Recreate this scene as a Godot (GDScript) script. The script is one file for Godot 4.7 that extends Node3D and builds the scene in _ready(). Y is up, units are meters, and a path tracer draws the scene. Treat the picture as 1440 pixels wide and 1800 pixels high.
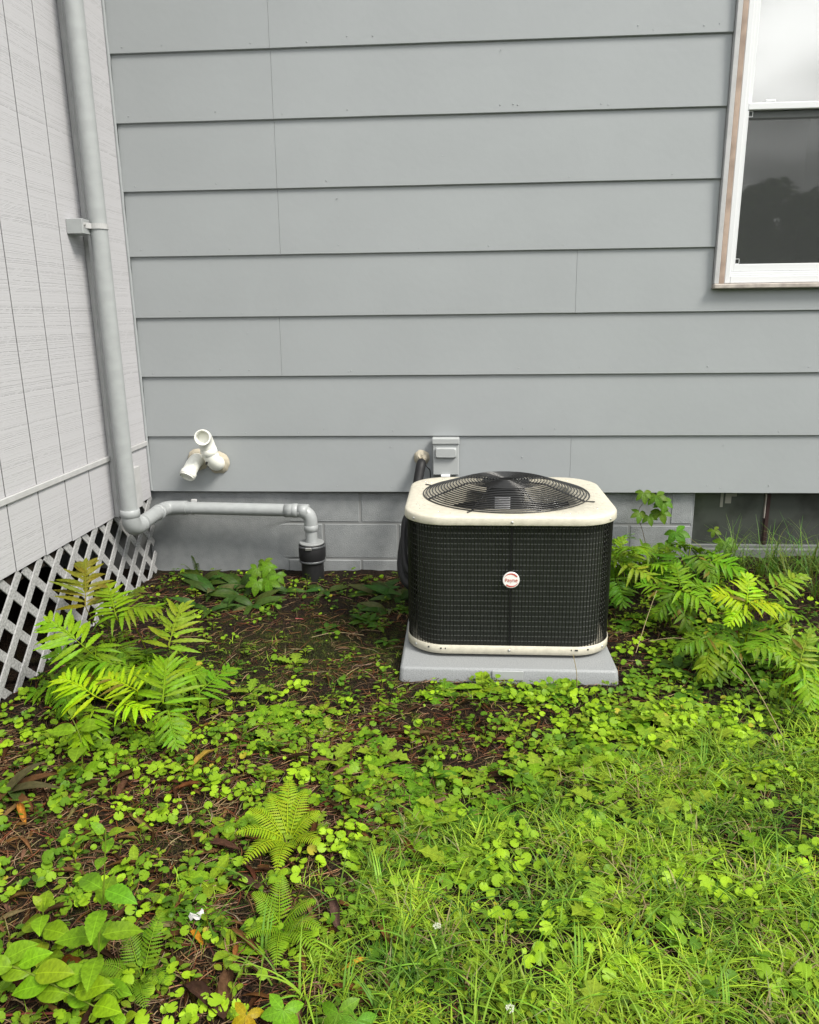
extends Node3D

# ------------------------------------------------------------------ helpers
var R := RandomNumberGenerator.new()
var N1 := FastNoiseLite.new()
var N2 := FastNoiseLite.new()
var mats := {}

func rnd(a: float, b: float) -> float:
	return R.randf_range(a, b)

func lin(r: float, g: float, b: float) -> Color:
	return Color(r, g, b).linear_to_srgb()

func numbered(parent: Node, called: String) -> String:
	if not parent.has_node(NodePath(called)):
		return called
	var k := 1
	if parent.has_meta("n_" + called):
		k = parent.get_meta("n_" + called)
	while parent.has_node(NodePath("%s_%03d" % [called, k])):
		k += 1
	parent.set_meta("n_" + called, k + 1)
	return "%s_%03d" % [called, k]

func tag(o: Node, label: String, category: String, group := "") -> Node:
	o.set_meta("label", label)
	o.set_meta("category", category)
	if group:
		o.set_meta("group", group)
	return o

func thing(called: String, label: String, category: String, at := Vector3.ZERO, group := "") -> Node3D:
	var o := Node3D.new()
	o.name = numbered(self, called)
	add_child(o)
	o.position = at
	tag(o, label, category, group)
	return o

func part(called: String, mesh: Mesh, mat: Material, parent: Node, xf := Transform3D.IDENTITY) -> MeshInstance3D:
	var o := MeshInstance3D.new()
	o.mesh = mesh
	o.material_override = mat
	o.name = numbered(parent, called)
	o.transform = xf
	parent.add_child(o)
	return o

func new_st() -> SurfaceTool:
	var st := SurfaceTool.new()
	st.begin(Mesh.PRIMITIVE_TRIANGLES)
	return st

func done(st: SurfaceTool) -> ArrayMesh:
	st.generate_normals()
	return st.commit()

func tri(st: SurfaceTool, a: Vector3, b: Vector3, c: Vector3) -> void:
	st.add_vertex(a)
	st.add_vertex(c)
	st.add_vertex(b)

func quad(st: SurfaceTool, a: Vector3, b: Vector3, c: Vector3, d: Vector3) -> void:
	tri(st, a, b, c)
	tri(st, a, c, d)

# box with chamfered edges; xf places it
func box(st: SurfaceTool, s: Vector3, xf: Transform3D, b := 0.002) -> void:
	st.set_smooth_group(-1)
	var h := s * 0.5
	b = minf(b, minf(h.x, minf(h.y, h.z)) * 0.45)
	var P := func(sx: int, sy: int, sz: int, ax: int) -> Vector3:
		var v := Vector3(sx * (h.x - (0.0 if ax == 0 else b)), sy * (h.y - (0.0 if ax == 1 else b)), sz * (h.z - (0.0 if ax == 2 else b)))
		return xf * v
	for s1 in [-1, 1]:
		var f := [[P.call(s1, -1, -1, 0), P.call(s1, 1, -1, 0), P.call(s1, 1, 1, 0), P.call(s1, -1, 1, 0)],
			[P.call(-1, s1, -1, 1), P.call(-1, s1, 1, 1), P.call(1, s1, 1, 1), P.call(1, s1, -1, 1)],
			[P.call(-1, -1, s1, 2), P.call(1, -1, s1, 2), P.call(1, 1, s1, 2), P.call(-1, 1, s1, 2)]]
		for q in f:
			if s1 == 1:
				quad(st, q[0], q[1], q[2], q[3])
			else:
				quad(st, q[3], q[2], q[1], q[0])
	for s1 in [-1, 1]:
		for s2 in [-1, 1]:
			var flip: bool = s1 * s2 > 0
			var e := [[P.call(-1, s1, s2, 1), P.call(1, s1, s2, 1), P.call(1, s1, s2, 2), P.call(-1, s1, s2, 2)],
				[P.call(s2, -1, s1, 2), P.call(s2, 1, s1, 2), P.call(s2, 1, s1, 0), P.call(s2, -1, s1, 0)],
				[P.call(s1, s2, -1, 0), P.call(s1, s2, 1, 0), P.call(s1, s2, 1, 1), P.call(s1, s2, -1, 1)]]
			for q in e:
				if flip:
					quad(st, q[3], q[2], q[1], q[0])
				else:
					quad(st, q[0], q[1], q[2], q[3])
			for s3 in [-1, 1]:
				var a: Vector3 = P.call(s1, s2, s3, 0)
				var c: Vector3 = P.call(s1, s2, s3, 1)
				var d: Vector3 = P.call(s1, s2, s3, 2)
				if s1 * s2 * s3 > 0:
					tri(st, a, c, d)
				else:
					tri(st, a, d, c)

func box_mesh(s: Vector3, b := 0.002) -> ArrayMesh:
	var st := new_st()
	box(st, s, Transform3D.IDENTITY, b)
	return done(st)

func at(x: float, y: float, z: float) -> Transform3D:
	return Transform3D(Basis.IDENTITY, Vector3(x, y, z))

func span(a: Vector3, b: Vector3) -> Array:   # centre transform and size of the box between two corners
	return [at((a.x + b.x) / 2, (a.y + b.y) / 2, (a.z + b.z) / 2), (b - a).abs()]

func box_part(called: String, a: Vector3, b: Vector3, mat: Material, parent: Node, bev := 0.002) -> MeshInstance3D:
	var s := span(a, b)
	return part(called, box_mesh(s[1], bev), mat, parent, s[0])

# skin of loops (each an array of points, same count)
func skin(st: SurfaceTool, loops: Array, closed := true, smooth := 0) -> void:
	st.set_smooth_group(smooth)
	for i in loops.size() - 1:
		var n: int = loops[i].size()
		for j in (n if closed else n - 1):
			var k := (j + 1) % n
			quad(st, loops[i][j], loops[i][k], loops[i + 1][k], loops[i + 1][j])

func fan(st: SurfaceTool, loop: Array, flip := false) -> void:
	st.set_smooth_group(-1)
	var c := Vector3.ZERO
	for p in loop:
		c += p
	c /= loop.size()
	for j in loop.size():
		var k := (j + 1) % loop.size()
		if flip:
			tri(st, c, loop[k], loop[j])
		else:
			tri(st, c, loop[j], loop[k])

func ring(c: Vector3, u: Vector3, v: Vector3, r: float, n: int) -> Array:
	var a := []
	for j in n:
		var t := TAU * j / n
		a.append(c + u * (cos(t) * r) + v * (sin(t) * r))
	return a

# tube along points; radii one number or an array
func tube(st: SurfaceTool, pts: Array, radii, n := 12, caps := true) -> void:
	var loops := []
	var up := Vector3.UP
	var prev := Vector3.ZERO
	for i in pts.size():
		var d: Vector3 = (pts[mini(i + 1, pts.size() - 1)] - pts[maxi(i - 1, 0)])
		if d.length() < 1e-7:
			d = prev
		d = d.normalized()
		if i == 0:
			up = Vector3.UP if absf(d.y) < 0.9 else Vector3.RIGHT
		up = (up - d * up.dot(d)).normalized()
		prev = d
		var r: float = radii[i] if radii is Array else radii
		loops.append(ring(pts[i], d.cross(up), up, r, n))
	skin(st, loops)
	if caps:
		fan(st, loops[0], true)
		fan(st, loops[-1])

func smooth_path(p: Array, per := 6) -> Array:
	var o := []
	for i in p.size() - 1:
		var a: Vector3 = p[maxi(i - 1, 0)]
		var d: Vector3 = p[mini(i + 2, p.size() - 1)]
		for k in per:
			o.append((p[i] as Vector3).cubic_interpolate(p[i + 1], a, d, float(k) / per))
	o.append(p[-1])
	return o

# pipe path with rounded corners
func bend_path(p: Array, r: float, per := 8) -> Array:
	var o := [p[0]]
	for i in range(1, p.size() - 1):
		var b: Vector3 = p[i]
		var u: Vector3 = ((p[i - 1] as Vector3) - b).normalized()
		var v: Vector3 = ((p[i + 1] as Vector3) - b).normalized()
		for k in per + 1:
			var t := float(k) / per
			o.append((b + u * r).lerp(b, t).lerp(b.lerp(b + v * r, t), t))
	o.append(p[-1])
	return o

func rrect(cx: float, cz: float, hx: float, hz: float, r: float, y: float, per := 10) -> Array:
	var o := []
	for q in 4:
		var sx: float = [1, -1, -1, 1][q]
		var sz: float = [1, 1, -1, -1][q]
		for k in per + 1:
			var t := PI / 2 * (q + float(k) / per)
			o.append(Vector3(cx + sx * (hx - r) + cos(t) * r, y, cz + sz * (hz - r) + sin(t) * r))
	return o

func mat(called: String, color: Color, rough := 0.6, spec := 0.5, metal := 0.0) -> StandardMaterial3D:
	if mats.has(called):
		return mats[called]
	var m := StandardMaterial3D.new()
	m.resource_name = called
	m.albedo_color = color
	m.roughness = rough
	m.metallic = metal
	m.metallic_specular = spec
	m.cull_mode = BaseMaterial3D.CULL_DISABLED
	mats[called] = m
	return m

func noise_tex(size: int, freq: float, sd: int, lo: float, hi: float, octaves := 4) -> ImageTexture:
	var n := FastNoiseLite.new()
	n.seed = sd
	n.frequency = freq
	n.fractal_octaves = octaves
	var src := n.get_seamless_image(size, size)
	src.convert(Image.FORMAT_RGB8)
	var d := src.get_data()
	for i in d.size():
		d[i] = int(255.0 * clampf(lo + (hi - lo) * d[i] / 255.0, 0, 1))
	return ImageTexture.create_from_image(Image.create_from_data(size, size, false, Image.FORMAT_RGB8, d))

func tri_map(m: StandardMaterial3D, scale: float) -> void:
	m.uv1_triplanar = true
	m.uv1_world_triplanar = true
	m.uv1_scale = Vector3.ONE * scale
	m.uv1_triplanar_sharpness = 6.0

# ------------------------------------------------------------------ the ground's height
func sstep(a: float, b: float, x: float) -> float:
	var t := clampf((x - a) / (b - a), 0, 1)
	return t * t * (3 - 2 * t)

func height(x: float, z: float) -> float:
	var h := 0.10 * sstep(0.55, 1.25, x) * sstep(1.3, 0.1, z)
	var near := sstep(5.0, 3.0, absf(z - 1.2)) * sstep(5.0, 3.0, absf(x))
	h += near * (0.016 * N1.get_noise_2d(x * 100, z * 100) + 0.007 * N2.get_noise_2d(x * 100, z * 100))
	h -= near * 0.03 * exp(-(pow(x - 0.0, 2) + pow(z - 1.52, 2)) / 0.006)
	var under := sstep(0.86, 0.80, absf(x - 0.19) * 2) * sstep(1.23, 1.2, z) * sstep(0.3, 0.36, z)
	return lerpf(h, -0.012, under)

func blob(x: float, z: float, cx: float, cz: float, rx: float, rz: float) -> float:
	return exp(-(pow((x - cx) / rx, 2) + pow((z - cz) / rz, 2)))

func grass_at(x: float, z: float) -> float:
	var g := sstep(-0.22, 0.2, z - (2.2 - 0.58 * (x + 0.28))) * sstep(-0.42, -0.12, x + 0.05 * N1.get_noise_2d(x * 300, z * 300))
	return clampf(g * (0.70 + 1.5 * N1.get_noise_2d(x * 210 + 50, z * 210)), 0, 1)

func ivy_at(x: float, z: float) -> float:
	var v := 1.15 * blob(x, z, -1.22, 1.72, 0.36, 0.36) + 0.3 * blob(x, z, -0.85, 1.8, 0.3, 0.2) + 0.9 * blob(x, z, 0.62, 1.5, 0.45, 0.34) + 0.9 * blob(x, z, 1.05, 1.3, 0.4, 0.5) + 0.15 * blob(x, z, -0.5, 1.5, 0.35, 0.2)
	v += 0.6 * blob(x, z, 0.25, 2.15, 0.4, 0.3) + 0.35 * blob(x, z, 0.6, 2.4, 0.6, 0.3) + 0.8 * blob(x, z, -0.92, 2.38, 0.2, 0.16) + 0.35 * blob(x, z, -0.55, 2.05, 0.3, 0.2) + 0.35 * blob(x, z, 0.2, 1.35, 0.4, 0.08) + 0.4 * blob(x, z, -0.65, 2.65, 0.3, 0.15)
	v += 0.07 + 0.16 * sstep(-0.1, -0.4, x) * sstep(1.7, 2.1, z)
	v *= 1.0 - 0.92 * blob(x, z, -0.55, 0.85, 0.5, 0.36) - 0.6 * blob(x, z, -0.02, 1.55, 0.2, 0.22)
	return maxf(0, v * (0.40 + 2.1 * N1.get_noise_2d(x * 260 + 900, z * 260)))

func litter_at(x: float, z: float) -> float:
	var v := 0.95 * sstep(0.05, -0.35, x) * sstep(1.35, 1.9, z) + 0.35 * blob(x, z, -0.2, 1.6, 0.5, 0.3) + 0.5 * blob(x, z, 0.0, 1.55, 0.15, 0.15) + 0.2
	return clampf(v + 0.5 * N1.get_noise_2d(x * 150 + 300, z * 150), 0, 1)

func moss_at(x: float, z: float) -> float:
	var v := 0.9 * blob(x, z, -0.55, 0.95, 0.5, 0.3) + 0.8 * blob(x, z, 0.28, 1.9, 0.16, 0.1) + 0.5 * blob(x, z, -0.75, 2.2, 0.4, 0.3) + 0.5 * blob(x, z, 0.95, 1.75, 0.2, 0.1)
	return clampf(v + 0.9 * N1.get_noise_2d(x * 220 + 77, z * 220 + 31), 0, 1)

# ------------------------------------------------------------------ leaves
# a leaf lies along -z from its foot, y up, x across
func leaf(st: SurfaceTool, xf: Transform3D, ln: float, wd: float, col: Color, widest := 0.4, droop := 0.15, fold := 0.25, teeth := 0, tooth := 0.0, rows := 8, wave := 0.0) -> void:
	st.set_smooth_group(0)
	var L := []
	var C := []
	var Q := []
	var n := rows if teeth == 0 else teeth * 2
	var ph := rnd(0, 6.0)
	for i in n + 1:
		var t := float(i) / n
		var w: float
		if t < widest:
			w = sin(PI / 2 * t / widest)
			w = pow(w, 0.75)
		else:
			var k := (t - widest) / (1.0 - widest)
			w = cos(PI / 2 * k)
			w = pow(maxf(w, 0), 0.9)
		if teeth > 0 and i > 0 and i < n:
			w *= 1.0 + (tooth if i % 2 == 0 else -tooth)
		w = maxf(w, 0.02) * wd * 0.5
		var y := -droop * ln * t * t + wave * wd * sin(t * 9.0 + ph) * 0.2
		var z := -ln * t * (1.0 - 0.25 * droop * t)
		C.append(Vector3(0, y, z))
		L.append(Vector3(-w, y + fold * w + wave * wd * 0.15 * sin(t * 14 + ph * 2), z))
		Q.append(Vector3(w, y + fold * w + wave * wd * 0.15 * cos(t * 12 + ph), z))
	for i in n:
		var t0 := float(i) / n
		var t1 := float(i + 1) / n
		var a0: float = L[i].x / (wd * 1.3) + 0.5
		var a1: float = L[i + 1].x / (wd * 1.3) + 0.5
		_lq(st, xf, col, [C[i], L[i], L[i + 1], C[i + 1]], [Vector2(0.5, t0), Vector2(a0, t0), Vector2(a1, t1), Vector2(0.5, t1)])
		_lq(st, xf, col, [Q[i], C[i], C[i + 1], Q[i + 1]], [Vector2(1 - a0, t0), Vector2(0.5, t0), Vector2(0.5, t1), Vector2(1 - a1, t1)])

func _lq(st: SurfaceTool, xf: Transform3D, col: Color, p: Array, uv: Array) -> void:
	for k in [0, 2, 1, 0, 3, 2]:
		st.set_color(col)
		st.set_uv(uv[k])
		st.add_vertex(xf * (p[k] as Vector3))

func stalk(st: SurfaceTool, pts: Array, r0: float, r1: float, col: Color, n := 5) -> void:
	var rr := []
	for i in pts.size():
		rr.append(lerpf(r0, r1, float(i) / maxi(pts.size() - 1, 1)))
	st.set_color(col)
	st.set_uv(Vector2(0.5, 0.5))
	tube(st, pts, rr, n, false)

func look(dir: Vector3, up: Vector3) -> Basis:   # -z along dir
	var z := -dir.normalized()
	if absf(z.dot(up.normalized())) > 0.98:
		up = Vector3.FORWARD
	var x := up.cross(z).normalized()
	return Basis(x, z.cross(x).normalized(), z)

func tint(c: Color, v: float) -> Color:
	return Color(c.r * (1.0 + rnd(-v, v)), c.g * (1.0 + rnd(-v, v) * 0.8), c.b * (1.0 + rnd(-v, v)))

# broad fern frond (pinnae joined near the rachis, toothed margins): blade from a to b, stipe from root to a
func broad_frond(root: Vector3, a: Vector3, b: Vector3, wd: float, col: Color, pairs := 8) -> ArrayMesh:
	var st := new_st()
	var ln := a.distance_to(b)
	var d := (b - a).normalized()
	var side := d.cross(Vector3.UP).normalized()
	var up := side.cross(d).normalized()
	if up.y < 0.0:
		up = -up
	up = (up + Vector3(rnd(-.35, .35), 0.1, rnd(0.1, 0.5))).normalized()
	up = (up - d * up.dot(d)).normalized()
	side = d.cross(up).normalized()
	var mid := []
	for i in 15:
		var t := i / 14.0
		mid.append(a + d * ln * t + up * (sin(t * PI) * 0.06 * ln - 0.05 * ln * t * t))
	var s := smooth_path([root, root.lerp(a, 0.55) + Vector3(rnd(-.015, .015), 0.02, rnd(-.015, .015)), a, mid[3]], 4)
	stalk(st, s, 0.0022, 0.0014, Color(col.r * 0.9, col.g * 0.75, col.b))
	stalk(st, mid, 0.0014, 0.0005, Color(col.r * 1.1, col.g, col.b))
	for k in pairs:
		var t := 0.02 + 0.8 * k / (pairs - 1)
		var p: Vector3 = a + d * ln * t + up * (sin(t * PI) * 0.06 * ln - 0.05 * ln * t * t)
		var w := wd * 0.70 * (1.0 - 0.74 * pow(t, 1.3)) * (0.92 if k == 0 else 1.0)
		for sg in [-1.0, 1.0]:
			var ang := lerpf(1.3, 0.6, t) + rnd(-0.16, 0.16) + (0.15 if k == 0 else 0.0)
			var dir: Vector3 = d * cos(ang) + side * (sg * sin(ang)) + up * rnd(-0.10, 0.16)
			var q := p + d * rnd(-.004, .004)
			leaf(st, Transform3D(look(dir, up + side * rnd(-.25, .25)), q), w * rnd(0.85, 1.1), ln / pairs * rnd(0.78, 0.96), (tint(col, 0.14) if R.randf() > 0.015 else Color(0.22, 0.18, 0.03)), rnd(0.3, 0.48), rnd(0.0, 0.6), rnd(0.1, 0.5), 8, 0.13, 8, 0.35)
	# the wing of leaf along the midrib
	leaf(st, Transform3D(look(d, up), a + d * ln * 0.22 + up * 0.03 * ln), ln * 0.68, ln / pairs * 1.0, tint(col, 0.05), 0.35, 0.03, 0.1, 6, 0.3)
	leaf(st, Transform3D(look(d, up), a + d * ln * 0.8), ln * 0.22, ln / pairs * 1.1, tint(col, 0.1), 0.3, 0.15, 0.2, 6, 0.12)
	return done(st)

# lacy fern frond: an arching blade of many narrow toothed pinnae
func lacy_frond(root: Vector3, tip: Vector3, arch: float, wd: float, col: Color) -> ArrayMesh:
	var st := new_st()
	var mid := []
	var n := 20
	for i in n + 1:
		var t := float(i) / n
		mid.append(root.lerp(tip, t) + Vector3(0, arch * 4 * t * (1 - t) + arch * 0.2 * sin(t * 3), 0))
	stalk(st, mid, 0.0014, 0.0004, Color(col.r * 1.1, col.g, col.b))
	for i in range(3, n):
		var t := float(i) / n
		var d: Vector3 = (mid[i + 1] - mid[i - 1]).normalized()
		var side := d.cross(Vector3.UP).normalized()
		var up := side.cross(d).normalized()
		var w := wd * 0.5 * (sstep(0.05, 0.35, t) * 0.45 + 0.55) * pow(1.0 - t, 0.7) * 1.25 + 0.003
		for sg in [-1.0, 1.0]:
			for half in [0.0]:
				var p: Vector3 = (mid[i] as Vector3).lerp(mid[mini(i + 1, n)], half)
				var ww := w * rnd(0.93, 1.05)
				var dir: Vector3 = d * 0.35 + side * sg + up * rnd(-.06, .06)
				leaf(st, Transform3D(look(dir, up), p), ww, 0.78 * root.distance_to(tip) / n * (1.15 - 0.5 * t), tint(col, 0.1), 0.25, 0.2, 0.1, 7, 0.34)
	return done(st)

# ------------------------------------------------------------------ build
func _ready() -> void:
	R.seed = 71
	N1.seed = 5
	N1.frequency = 0.02
	N2.seed = 9
	N2.frequency = 0.11
	# ---- camera
	var cam := Camera3D.new()
	cam.name = "camera"
	cam.position = Vector3(0, 1.33, 3.8)
	cam.rotation_degrees = Vector3(-14.5928, 3.8407, -0.6939)
	cam.fov = 68.13
	cam.near = 0.05
	cam.far = 500
	add_child(cam)
	cam.current = true
	# ---- sky: a bright overcast with soft clouds
	var W := WorldEnvironment.new()
	W.name = "world"
	var e := Environment.new()
	e.background_mode = Environment.BG_SKY
	var sky_img := Image.create(512, 256, false, Image.FORMAT_RGBF)
	var cn := FastNoiseLite.new()
	cn.seed = 3
	cn.frequency = 1.6
	cn.fractal_octaves = 5
	for y in 256:
		var el := PI * (0.5 - (y + 0.5) / 256.0)
		for x in 512:
			var az := TAU * (x + 0.5) / 512.0
			var p := Vector3(cos(el) * sin(az), sin(el), cos(el) * cos(az))
			var c := Color(0.30, 0.31, 0.28)
			if el > -0.02:
				var q := Vector3(p.x, 0, p.z) / maxf(0.25, p.y + 0.2)
				var cl := 0.5 + 0.5 * cn.get_noise_3d(q.x, q.y, q.z)
				var L := (0.62 + 0.5 * sin(maxf(el, 0))) * (0.45 + 1.05 * sstep(0.25, 0.75, cl))
				c = Color(L * 0.985, L, L * 1.01)
			sky_img.set_pixel(x, y, c)
	var sm := PanoramaSkyMaterial.new()
	sm.panorama = ImageTexture.create_from_image(sky_img)
	sm.energy_multiplier = 0.93
	e.sky = Sky.new()
	e.sky.sky_material = sm
	e.tonemap_mode = Environment.TONE_MAPPER_LINEAR
	e.tonemap_exposure = 2.3
	e.sdfgi_enabled = true
	e.ssao_enabled = true
	e.ssil_enabled = true
	W.environment = e
	add_child(W)
	# ---- the sun behind thin cloud, over the right shoulder
	var sun := DirectionalLight3D.new()
	sun.name = "sun"
	sun.light_energy = 0.66
	sun.light_angular_distance = 18.0
	sun.light_color = Color(1.0, 0.98, 0.94)
	sun.shadow_enabled = true
	add_child(sun)
	sun.look_at_from_position(Vector3(5.2, 7.4, 3.6), Vector3.ZERO)

	make_materials()
	build_ground()
	build_house()
	build_extension()
	build_lattice()
	build_condenser()
	build_pipes()
	build_fittings()
	build_ferns()
	build_plants()
	build_cover()
	build_litter()
	build_treeline()

func make_materials() -> void:
	var fine := noise_tex(512, 0.05, 1, 0.0, 1.0)
	var blot := noise_tex(512, 0.010, 2, 0.95, 1.02)
	var m := mat("siding_paint", lin(0.312, 0.329, 0.338), 0.5, 0.4)
	m.albedo_texture = noise_tex(512, 0.004, 4, 0.975, 1.0, 3)
	m.heightmap_enabled = true
	m.heightmap_texture = fine
	m.heightmap_scale = 0.035
	tri_map(m, 0.8)
	# combed plywood: fine horizontal grooves with a few deep ones
	var ci := Image.create(512, 1024, false, Image.FORMAT_RGB8)
	var rows := PackedFloat32Array()
	rows.resize(1024)
	for y in 1024:
		rows[y] = rnd(0.5, 1.0)
	for k in 150:
		var y0 := R.randi() % 1024
		rows[y0] = rnd(0.0, 0.35)
	var cnz := FastNoiseLite.new()
	cnz.seed = 12
	cnz.frequency = 0.02
	var ca := Image.create(512, 1024, false, Image.FORMAT_RGB8)
	for y in 1024:
		for x in 512:
			var wob := 2.2 * cnz.get_noise_2d(cos(TAU * x / 512.0) * 60, y * 0.6 + sin(TAU * x / 512.0) * 60)
			var r: float = rows[posmod(int(round(y + wob)), 1024)]
			var brk: float = cnz.get_noise_2d(cos(TAU * x / 512.0) * 240 + 500, y * 3.0 + sin(TAU * x / 512.0) * 240)
			if brk > 0.15:
				r = lerpf(r, 0.75, minf(1.0, (brk - 0.15) * 3.0))
			ci.set_pixel(x, y, Color(r, r, r))
			var a := 1.0 if r > 0.36 else lerpf(0.84, 0.97, r / 0.36)  # deepest grooves darkened in colour too, for their shade and slight dirt
			ca.set_pixel(x, y, Color(a, a, a))
	m = mat("plywood_paint", lin(0.455, 0.450, 0.468), 0.55, 0.4)
	m.albedo_texture = ImageTexture.create_from_image(ca)
	m.heightmap_enabled = true
	m.heightmap_texture = ImageTexture.create_from_image(ci)
	m.heightmap_scale = 0.08
	tri_map(m, 1.0)
	m = mat("trim_paint", lin(0.44, 0.44, 0.44), 0.5, 0.4)
	m.albedo_texture = blot
	m.heightmap_enabled = true
	m.heightmap_texture = fine
	m.heightmap_scale = 0.05
	tri_map(m, 2.5)
	m = mat("pipe_paint", lin(0.335, 0.35, 0.353), 0.36, 0.5)
	m.albedo_texture = blot
	tri_map(m, 3.0)
	m = mat("lattice_paint", lin(0.40, 0.40, 0.40), 0.6, 0.4)
	m.albedo_texture = noise_tex(512, 0.05, 21, 0.72, 1.12)
	m.heightmap_enabled = true
	m.heightmap_texture = fine
	m.heightmap_scale = 0.08
	tri_map(m, 3.0)
	m = mat("block_paint", lin(0.265, 0.277, 0.282), 0.7, 0.3)
	m.albedo_texture = noise_tex(512, 0.010, 5, 0.93, 1.02)
	m.heightmap_enabled = true
	m.heightmap_texture = noise_tex(512, 0.11, 6, 0.0, 1.0)
	m.heightmap_scale = 0.19
	tri_map(m, 2.6)
	mat("mortar", lin(0.235, 0.24, 0.24), 0.9, 0.2)
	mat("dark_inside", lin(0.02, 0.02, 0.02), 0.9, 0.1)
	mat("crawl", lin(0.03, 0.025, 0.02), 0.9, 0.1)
	mat("white_vinyl", lin(0.64, 0.65, 0.66), 0.35, 0.5)
	m = mat("weathered_trim", lin(0.41, 0.315, 0.255), 0.65, 0.3)
	m.albedo_texture = noise_tex(512, 0.006, 8, 0.78, 1.1)
	tri_map(m, 2.0)
	m = mat("sill_trim", lin(0.45, 0.405, 0.365), 0.6, 0.3)
	m.albedo_texture = noise_tex(512, 0.014, 18, 0.8, 1.08)
	tri_map(m, 2.0)
	mat("blind", lin(0.50, 0.50, 0.49), 0.7, 0.3)
	# coated double glazing: part mirror, part clear
	m = mat("glass", Color(0.86, 0.86, 0.85, 0.30), 0.02, 0.5, 1.0)
	m.transparency = BaseMaterial3D.TRANSPARENCY_ALPHA
	var plain_white := Image.create(4, 4, false, Image.FORMAT_RGB8)
	plain_white.fill(Color.WHITE)
	m.albedo_texture = ImageTexture.create_from_image(plain_white)
	m = mat("dirty_glass", lin(0.055, 0.06, 0.055), 0.16, 0.6)
	m.albedo_texture = noise_tex(512, 0.006, 31, 0.8, 1.2)
	tri_map(m, 1.6)
	m = mat("screen", Color(0.31, 0.32, 0.315, 0.34), 0.6, 0.2)
	m.transparency = BaseMaterial3D.TRANSPARENCY_ALPHA
	m = mat("cream_steel", lin(0.56, 0.525, 0.43), 0.42, 0.45)
	m.heightmap_enabled = true
	m.heightmap_texture = noise_tex(512, 0.16, 14, 0.0, 1.0, 2)
	m.heightmap_scale = 0.06
	m.albedo_texture = noise_tex(512, 0.02, 15, 0.92, 1.03)
	tri_map(m, 3.0)
	mat("black_wire", lin(0.010, 0.010, 0.010), 0.25, 0.6)
	mat("black_steel", lin(0.010, 0.010, 0.010), 0.55, 0.3)
	mat("coil", lin(0.030, 0.033, 0.030), 0.45, 0.5)
	mat("tube_rod", lin(0.15, 0.155, 0.145), 0.35, 0.6)
	mat("rubber", lin(0.012, 0.012, 0.013), 0.55, 0.4)
	mat("black_pipe", lin(0.014, 0.014, 0.015), 0.45, 0.5)
	mat("steel", lin(0.45, 0.45, 0.44), 0.35, 0.5, 0.7)
	mat("white_plastic", lin(0.80, 0.80, 0.74), 0.3, 0.5)
	mat("foam", lin(0.42, 0.38, 0.30), 0.85, 0.2)
	mat("label_white", lin(0.90, 0.90, 0.93), 0.4, 0.4)
	mat("ink", lin(0.03, 0.03, 0.03), 0.6, 0.3)
	mat("emblem_white", lin(0.80, 0.78, 0.76), 0.3, 0.5)
	mat("emblem_red", lin(0.50, 0.075, 0.055), 0.35, 0.5)
	m = mat("pad", lin(0.275, 0.285, 0.29), 0.5, 0.45)
	m.albedo_texture = noise_tex(512, 0.12, 16, 0.82, 1.08)
	m.heightmap_enabled = true
	m.heightmap_texture = fine
	m.heightmap_scale = 0.06
	tri_map(m, 3.0)
	mat("grey_box", lin(0.37, 0.385, 0.385), 0.42, 0.5)
	# leaves
	var vein := Image.create(128, 256, false, Image.FORMAT_RGB8)
	var vn := FastNoiseLite.new()
	vn.seed = 44
	vn.frequency = 0.03
	for y in 256:
		for x in 128:
			var u := absf((x - 63.5) / 64.0)
			var v := y / 256.0
			var s := fposmod(v * 11.0 - u * 3.2, 1.0)
			var side := clampf(1.0 - minf(s, 1.0 - s) / 0.09, 0, 1) * 0.22 * (1.0 - u * 0.7)
			var midr := clampf(1.0 - u / 0.045, 0, 1) * 0.3
			var k := clampf(0.84 + 0.12 * vn.get_noise_2d(x, y) + maxf(side * 0.6, midr), 0, 1)
			vein.set_pixel(x, y, Color(k, k, k * 0.96))
	var vt := ImageTexture.create_from_image(vein)
	m = mat("leaf", Color.WHITE, 0.42, 0.28)
	m.vertex_color_use_as_albedo = true
	m.albedo_texture = vt
	m.backlight_enabled = true
	m.backlight = lin(0.55, 0.6, 0.3)
	m.heightmap_enabled = true
	m.heightmap_texture = vt
	m.heightmap_scale = 0.08
	m = mat("round_leaf", Color.WHITE, 0.42, 0.28)
	m.vertex_color_use_as_albedo = true
	m.backlight_enabled = true
	m.backlight = lin(0.5, 0.55, 0.25)
	m = mat("dry_leaf", Color.WHITE, 0.8, 0.15)
	m.vertex_color_use_as_albedo = true
	m.albedo_texture = vt
	m = mat("straw", Color.WHITE, 0.6, 0.3)
	m.vertex_color_use_as_albedo = true
	m = mat("soil", Color.WHITE, 0.85, 0.3)
	m.vertex_color_use_as_albedo = true
	m.albedo_texture = noise_tex(1024, 0.03, 41, 0.25, 1.35, 6)
	m.heightmap_enabled = true
	m.heightmap_texture = noise_tex(1024, 0.05, 42, 0.0, 1.0, 6)
	m.heightmap_scale = 2.0
	tri_map(m, 2.2)

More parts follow.
